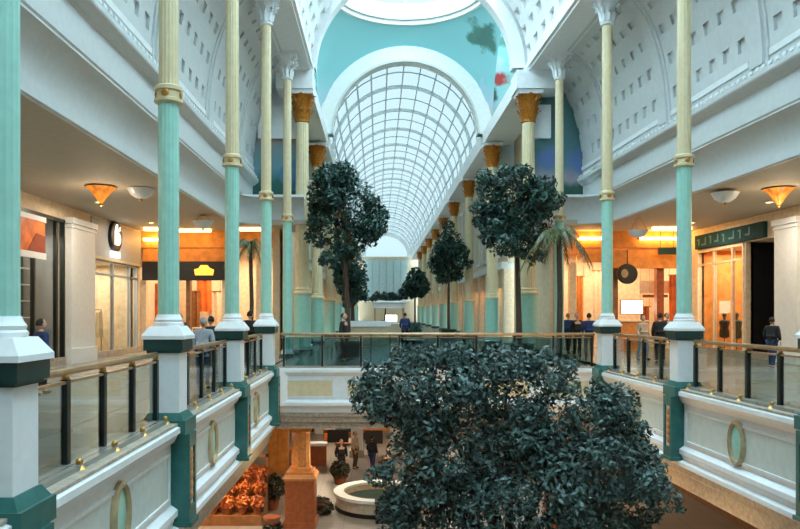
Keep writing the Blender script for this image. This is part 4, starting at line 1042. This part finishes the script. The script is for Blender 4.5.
# flower stall below the left gallery
p = px(232, 500, 25.8)
t = thing('flower_stall', 'tiered wooden flower stall under the left gallery', 'stall', (p.x, 25.8, ZL))
for k in range(3): MB().box(-1.2, 1.2, -.9+.5*k, -.4+.5*k, 0, .35+.4*k).build('tier', 'wood', t)
MB().box(-1.2, -1.12, .55, .63, 0, 2.2).box(1.12, 1.2, .55, .63, 0, 2.2).box(-1.2, 1.2, .55, .63, 2.1, 2.2).build('frame', 'wood', t)
for k in range(3):
    for j in range(5):
        x, y, z = p.x-1.0+.5*j, 25.8-.65+.5*k, ZL+.35+.4*k
        q = thing('flower_pot', ['potted %s flowers on the lowest tier of the stall', 'potted %s flowers on the middle tier of the stall', 'potted %s flowers on the top tier of the stall'][k] % ('orange', 'rust')[j % 2], 'potted plant', (x, y, z+.002), group='flower pots on the stall'); q['label'] = q['label'].replace(' of the stall', ', '+('leftmost', 'second from left', 'middle one', 'second from right', 'rightmost')[j])
        MB().lathe([(.1, 0), (.14, .2), (.15, .22), (.11, .22)], n=10).build('pot', 'terracotta', q, True)
        link('foliage', leaves_mesh('foliage', [((0, 0, .42), (.24, .24, .24))], 130, .08, seed=40+5*k+j), 'autumn', q, kind='stuff')
tree('autumn orange bushy tree beside the flower stall', (px(246, 490, 30).x, 30.2, ZL+.42), [(246, 478, 17, 14), (236, 484, 11, 11)], 30.2, 900, .1, 'autumn', .06, seed=31, name='orange_tree')
planter(px(246, 490, 30).x, 30.2, ZL, .4, .45, 'tub of the orange bushy tree', 'terracotta')
# white square pillars, hanging signs and lit shelves deeper under the bridge
for k, (x, d, l) in enumerate(((357, 37, 'white square pillar under the bridge behind the people'), (396, 36, 'white square pillar under the bridge beside the big tree'))):
    q = px(x, 460, d); t = thing('square_pillar', l, 'pillar', (q.x, d, ZL))
    MB().box(-.3, .3, -.3, .3, .35, 3.2).build('shaft', 'white', t); MB().box(-.38, .38, -.38, .38, 0, .35).build('base', 'stone', t); MB().frus(0, 0, 3.2, 3.5, .3, .42).build('capital', 'white', t)
for k, (x, y, d, w_, mm, l) in enumerate(((338, 436, 34, .5, 'black', 'black hanging sign right of the red-brown cabinet'), (374, 437, 33, .4, 'black', 'black hanging sign left of the big tree'))):
    q = px(x, y, d); t = thing('hanging_sign', l, 'sign', (q.x, d, q.z))
    MB().box(-w_, w_, -.05, .05, -.3, .3).build('board', mm, t); MB().tube([(-w_*.8, 0, .3), (-w_*.8, 0, -2.1-q.z)], .015, 5).build('hanger', 'bronze', t); MB().tube([(w_*.8, 0, .3), (w_*.8, 0, -2.1-q.z)], .015, 5).build('hanger', 'bronze', t)
for k, (x, d, mm, l) in enumerate(((344, 40, 'rust', 'brown display rack between the white pillars'), (371, 41, 'sandstone', 'orange display rack behind the ring counter'), (332, 41, 'wood', 'dark wooden display rack behind the red-brown cabinet'))):
    q = px(x, 460, d); t = thing('display_rack', l, 'rack', (q.x, d, ZL))
    MB().box(-.5, .5, .25, .3, 0, 2.1).build('panel', mm, t)
    for z in (.1, .7, 1.3, 1.9): MB().box(-.5, .5, -.2, .25, z, z+.05).build('shelf', mm, t)
    for j, z in enumerate((.15, .75, 1.35)): MB().box(-.42, -.05, -.15, .15, z, z+.35).box(.05, .4, -.15, .15, z, z+.25).build('goods', ('warm_cream', 'black', 'poster_orange')[(j+k) % 3], t)
# benches and stalls behind the big tree
for k, (x, y, mm, l) in enumerate(((2.2, 31, 'wood', 'wooden bench under the bridge'), (4.6, 20.5, 'sandstone', 'orange stall table behind the big tree'), (7.2, 18.5, 'rust', 'brown stall table below the right balcony'))):
    t = thing('stall_table', l, 'table', (x, y, ZL))
    MB().box(-.9, .9, -.4, .4, .75, .82).build('top', mm, t)
    for a in (-.8, .8):
        for b in (-.32, .32): MB().box(a-.04, a+.04, b-.04, b+.04, 0, .75).build('leg', 'wood', t)
for k, (x, y, l) in enumerate(((4.6, 20.5, 'added glowing lantern on the orange stall table behind the big tree'), (7.2, 18.5, 'added glowing lantern on the brown stall table below right balcony'))):
    t = thing('added_lantern', l, 'lantern', (x, y, ZL+.82))  # invented lanterns, added with their lights for an orange glow behind the tree
    MB().box(-.14, .14, -.14, .14, 0, .04).frus(0, 0, .42, .52, .16, .04).build('frame', 'bronze', t); MB().box(-.11, .11, -.11, .11, .04, .42).build('shade', 'lamp_orange', t)
    lt = bpy.data.lights.new('lantern_fill', 'POINT'); lt.energy = 70; lt.color = (1, .6, .25); lt.shadow_soft_size = .12
    o = bpy.data.objects.new('lantern_fill', lt); COL.objects.link(o); o.location = (x, y, ZL+1.7)
# lower ceiling lamps
k = 0
LOWL = ['under the left gallery, nearer one', 'above the flower stall', 'under the bridge at left', 'under the bridge in the middle', 'under the bridge at right', 'before the back shops at left', 'before the back shops at right', 'under the right gallery']
for (x, y, pw_) in ((-6.5, 22, 60), (-5.3, 24.4, 50), (-1, 29, 42), (3.5, 29, 42), (8.6, 29, 45), (-3, 38, 70), (4, 38, 70), (9.6, 20, 24)):
    zc = -2.6 if (x < -3.4 or x > 7.5) else -2.1
    t = thing('ceiling_lamp', 'round ceiling lamp of the lower floor '+LOWL[k], 'ceiling light', (x, y, zc), group='lower floor ceiling lamps'); k += 1
    MB().lathe([(.32, 0), (.34, -.06), (.3, -.08)], n=18).build('rim', 'white', t); MB().lathe([(.28, -.085), (.28, -.06)], n=16).build('lens', 'lamp_warm', t)
    area('lower_lamp', (x, y, zc-.12), (.9, .9), pw_, SOFTW if -3 < x < 7 else WARM)
for (x, y, z, e) in ((-1.5, 25.6, -3.3, 22),):  # added light without a fixture, gives the sandstone column a golden tone
    l = bpy.data.lights.new('column_fill', 'POINT'); l.energy = e; l.color = (1, .7, .3); l.shadow_soft_size = .1
    o = bpy.data.objects.new('column_fill', l); COL.objects.link(o); o.location = (x, y, z)

# ------------------------------------------------------------------ people
def skin_mesh(name, verts, edges, radii, sub=2):
    me = bpy.data.meshes.new(name); me.from_pydata(verts, edges, []); o = bpy.data.objects.new(name, me); COL.objects.link(o)
    mo = o.modifiers.new('s', 'SKIN'); mo.use_smooth_shade = True
    sv = me.skin_vertices[0].data
    for i, r in enumerate(radii): sv[i].radius = (r, r) if not isinstance(r, tuple) else r
    sv[0].use_root = True
    ss = o.modifiers.new('u', 'SUBSURF'); ss.levels = sub; ss.render_levels = sub
    dg = bpy.context.evaluated_depsgraph_get(); out = bpy.data.meshes.new_from_object(o.evaluated_get(dg)); out.name = name
    bpy.data.objects.remove(o); return out
def person_meshes(pose):
    st, arm = pose      # stride, arm bend
    V = {'pelvis': (0, 0, .95), 'waist': (0, 0, 1.1), 'chest': (0, -.01, 1.3), 'neck': (0, 0, 1.47), 'nk2': (0, -.01, 1.53)}
    for s, n in ((-1, 'l'), (1, 'r')):
        V['hip'+n] = (s*.1, 0, .9); V['kn'+n] = (s*.11, -.04-st*s*.12, .5); V['an'+n] = (s*.11, .03-st*s*.2, .09); V['toe'+n] = (s*.13, -.13-st*s*.2, .04)
        V['sh'+n] = (s*.19, 0, 1.4); V['el'+n] = (s*.25, .03, 1.12); V['wr'+n] = (s*.22, -.06-arm*.2, .9+arm*.16)
    def sk(names, edges, R, nm): 
        idx = {n: i for i, n in enumerate(names)}
        return skin_mesh(nm, [V[n] for n in names], [(idx[a], idx[b]) for a, b in edges], [R[n] for n in names])
    R = dict(pelvis=(.13, .11), waist=(.12, .1), chest=(.15, .11), neck=.055, nk2=.05, hipl=.085, hipr=.085, knl=.06, knr=.06, anl=.042, anr=.042, toel=.035, toer=.035, shl=.06, shr=.06, ell=.045, elr=.045, wrl=.03, wrr=.03)
    names = ['pelvis', 'waist', 'chest', 'neck', 'nk2', 'hipl', 'knl', 'anl', 'toel', 'hipr', 'knr', 'anr', 'toer', 'shl', 'ell', 'wrl', 'shr', 'elr', 'wrr']
    E = [('pelvis', 'waist'), ('waist', 'chest'), ('chest', 'neck'), ('neck', 'nk2'), ('chest', 'shl'), ('shl', 'ell'), ('ell', 'wrl'), ('chest', 'shr'), ('shr', 'elr'), ('elr', 'wrr'), ('pelvis', 'hipl'), ('hipl', 'knl'), ('knl', 'anl'), ('anl', 'toel'), ('pelvis', 'hipr'), ('hipr', 'knr'), ('knr', 'anr'), ('anr', 'toer')]
    body = sk(names, E, R, 'body')
    # head with nose, ears; hands with five fingers, joined into the body mesh
    m = MB(); m.sphere((0, -.015, 1.64), .098, 16, 12, (.82, 1.0, 1.2)); m.sphere((0, -.115, 1.63), .02, 6, 5, (.8, 1, 1.4)); m.sphere((0, -.1, 1.585), .03, 8, 4, (1, .4, .3))
    for s in (-1, 1): m.sphere((s*.083, .0, 1.635), .025, 6, 5, (.4, .8, 1.3))
    for n, s in (('l', -1), ('r', 1)):
        wx, wy, wz = V['wr'+n]; m.sphere((wx, wy-.02, wz-.06), .045, 8, 6, (.5, .9, 1.1))
        for q, (dy, ln) in enumerate(((-.045, .07), (-.022, .085), (0, .08), (.02, .065))):
            m.tube([(wx, wy-.02+dy*.8, wz-.09), (wx-s*.008, wy-.025+dy, wz-.09-ln*.6), (wx-s*.025, wy-.03+dy, wz-.09-ln)], .010, 5, .008)
        m.tube([(wx, wy-.05, wz-.04), (wx-s*.02, wy-.085, wz-.07), (wx-s*.025, wy-.09, wz-.1)], .011, 5, .009)
    hm = m.mesh('hm', True)
    bm = bmesh.new(); bm.from_mesh(body); bm.from_mesh(hm); bm.to_mesh(body); bm.free(); body.polygons.foreach_set('use_smooth', [True]*len(body.polygons))
    RJ = {k: ((v[0]+.03, v[1]+.03) if isinstance(v, tuple) else v+.022) for k, v in R.items()}
    V['hem'] = (0, 0, .82); RJ['hem'] = (.17, .14); RJ['neck'] = .06
    V['wrl2'] = tuple(np.array(V['ell'])*.1+np.array(V['wrl'])*.9); V['wrr2'] = tuple(np.array(V['elr'])*.1+np.array(V['wrr'])*.9); RJ['wrl2'] = RJ['wrr2'] = .05
    jn = ['pelvis', 'waist', 'chest', 'neck', 'hem', 'shl', 'ell', 'wrl2', 'shr', 'elr', 'wrr2']
    jacket = sk(jn, [('pelvis', 'waist'), ('waist', 'chest'), ('chest', 'neck'), ('pelvis', 'hem'), ('chest', 'shl'), ('shl', 'ell'), ('ell', 'wrl2'), ('chest', 'shr'), ('shr', 'elr'), ('elr', 'wrr2')], RJ, 'jacket')
    tn = ['pelvis', 'hipl', 'knl', 'anl', 'hipr', 'knr', 'anr']; RT = {k: ((v[0]+.012, v[1]+.012) if isinstance(v, tuple) else v+.018) for k, v in R.items()}
    trousers = sk(tn, [('pelvis', 'hipl'), ('hipl', 'knl'), ('knl', 'anl'), ('pelvis', 'hipr'), ('hipr', 'knr'), ('knr', 'anr')], RT, 'trousers')
    shoes = []
    for n in 'lr':
        ax, ay, az = V['an'+n]; shoes.append(MB().sphere((ax, ay-.06, .05), .06, 10, 6, (.8, 2.0, .8)).mesh('shoe', True))
    hr = MB()
    rows = []
    for i in range(8):
        ph = (PI*.62)*i/7
        rows.append([(.088*math.sin(ph)*math.cos(t)*1.02, .012+.108*math.sin(ph)*math.sin(t), 1.645+.126*math.cos(ph)) for t in np.linspace(-.25, PI+.25, 14)] if i > 2 else
                    [(.088*math.sin(ph)*math.cos(t)*1.02, .0+.112*math.sin(ph)*math.sin(t), 1.645+.126*math.cos(ph)) for t in np.linspace(-.25-1.3*(3-i)/3, PI+.25+1.3*(3-i)/3, 14)])
    hair = hr.loft(rows).mesh('hair', True)
    eyes = MB().sphere((-.032, -.105, 1.655), .011, 6, 4).sphere((.032, -.105, 1.655), .011, 6, 4).mesh('eyes', True)
    return dict(body=body, jacket=jacket, trousers=trousers, shoes=shoes, hair=hair, eyes=eyes)
POSES = [person_meshes((0, 0)), person_meshes((.8, .3)), person_meshes((0, 1.0))]
for nm, c in (('cloth_black', (22, 24, 28)), ('cloth_navy', (28, 48, 92)), ('cloth_grey', (150, 158, 166)), ('cloth_brown', (84, 62, 46)), ('cloth_red', (130, 44, 40)), ('cloth_beige', (196, 170, 140)), ('cloth_blue', (60, 80, 130)), ('hair_dark', (34, 26, 20)), ('hair_fair', (140, 110, 76)), ('hair_grey', (150, 150, 150))):
    mat(nm, c, .8, var=.08, scale=20)
def person(x, y, z, rz, jk, tr, hr, label, pose=0, h=1.0):
    P_ = POSES[pose]; t = thing('person', label, 'person', (x, y, z), rz)
    t.scale = (h, h, h)
    for part, me, mm in (('body', P_['body'], 'skin'), ('jacket', P_['jacket'], jk), ('trousers', P_['trousers'], tr), ('hair', P_['hair'], hr), ('eyes', P_['eyes'], 'black')):
        o = link(part, me, 'skin', t)
        o.material_slots[0].link = 'OBJECT'; o.material_slots[0].material = MATS[mm]
    for sme in P_['shoes']:
        o = link('shoe', sme, 'black', t)
K, NV, GR, BR, RD, BE, BL = 'cloth_black', 'cloth_navy', 'cloth_grey', 'cloth_brown', 'cloth_red', 'cloth_beige', 'cloth_blue'
HD, HF, HG = 'hair_dark', 'hair_fair', 'hair_grey'
person(-4.25, 23.9, 0, PI*.9, K, K, HD, 'person in black coat beside the left bridge corner column', 0, 1.04)
person(-4.1, 16.9, 0, PI, GR, NV, HG, 'person in light grey jacket at the left balustrade, second bay', 0, .95)
person(-4.55, 19.6, 0, PI*1.2, K, K, HD, 'dark-haired person in black behind the grey jacket', 1, .96)
person(-7.0, 25.5, 0, .4, BR, K, HD, 'person in brown coat left beside the thick column', 1, .98)
person(-7.3, 15.6, 0, PI*.8, NV, K, HD, 'person in navy coat in front of the far left shop', 1, .94)
person(px(577, 318, 29).x, 29, 0, .2, K, K, HD, 'person in black between palm and right corner column', 0, 1.0)
person(px(568, 318, 31.5).x, 31.5, 0, 2.4, NV, K, HF, 'person in navy below the palm', 1, .99)
person(px(589, 318, 27.5).x, 27.5, 0, PI, NV, BR, HD, 'person in dark blue left of the right corner column', 2, 1.0)
person(px(643, 322, 27).x, 27, 0, .3, BE, GR, HF, 'person in beige jacket right of the orange counter', 1, .95)
person(px(660, 320, 25.5).x, 25.5, 0, 3.0, K, K, HD, 'person in black left of the nearest right column', 0, 1.0)
person(px(667, 320, 29).x, 29, 0, .5, BR, K, HD, 'person in brown half hidden by the nearest right column', 1, 1.0)
person(px(344, 318, 26.2).x, 26.2, 0, 1.2, K, K, HD, 'person in black standing behind the bridge railing at left', 0, 1.0)
person(px(405, 318, 38).x, 38, 0, PI, NV, K, HD, 'person in navy by the canopied kiosk', 1, 1.0)
person(px(772, 330, 23).x, 23, 0, PI*.7, K, NV, HD, 'person in black jacket walking at far right behind the balustrade', 1, .93)
person(px(340, 460, 31).x, 32, ZL, .3, K, K, HD, 'person in black on the lower floor near the cabinets', 1, 1.0)
person(px(352, 460, 30).x, 34, ZL, 1.2, BE, BR, HF, 'person in beige on the lower floor under the bridge', 0, 1.0)
person(px(372, 460, 33).x, 33, ZL, 2.5, K, NV, HD, 'person in black and navy behind the ring counter', 1, 1.0)
person(px(388, 480, 29.5).x, 29.8, ZL, .0, BR, K, HD, 'person in brown right behind the ring counter', 2, 1.0)
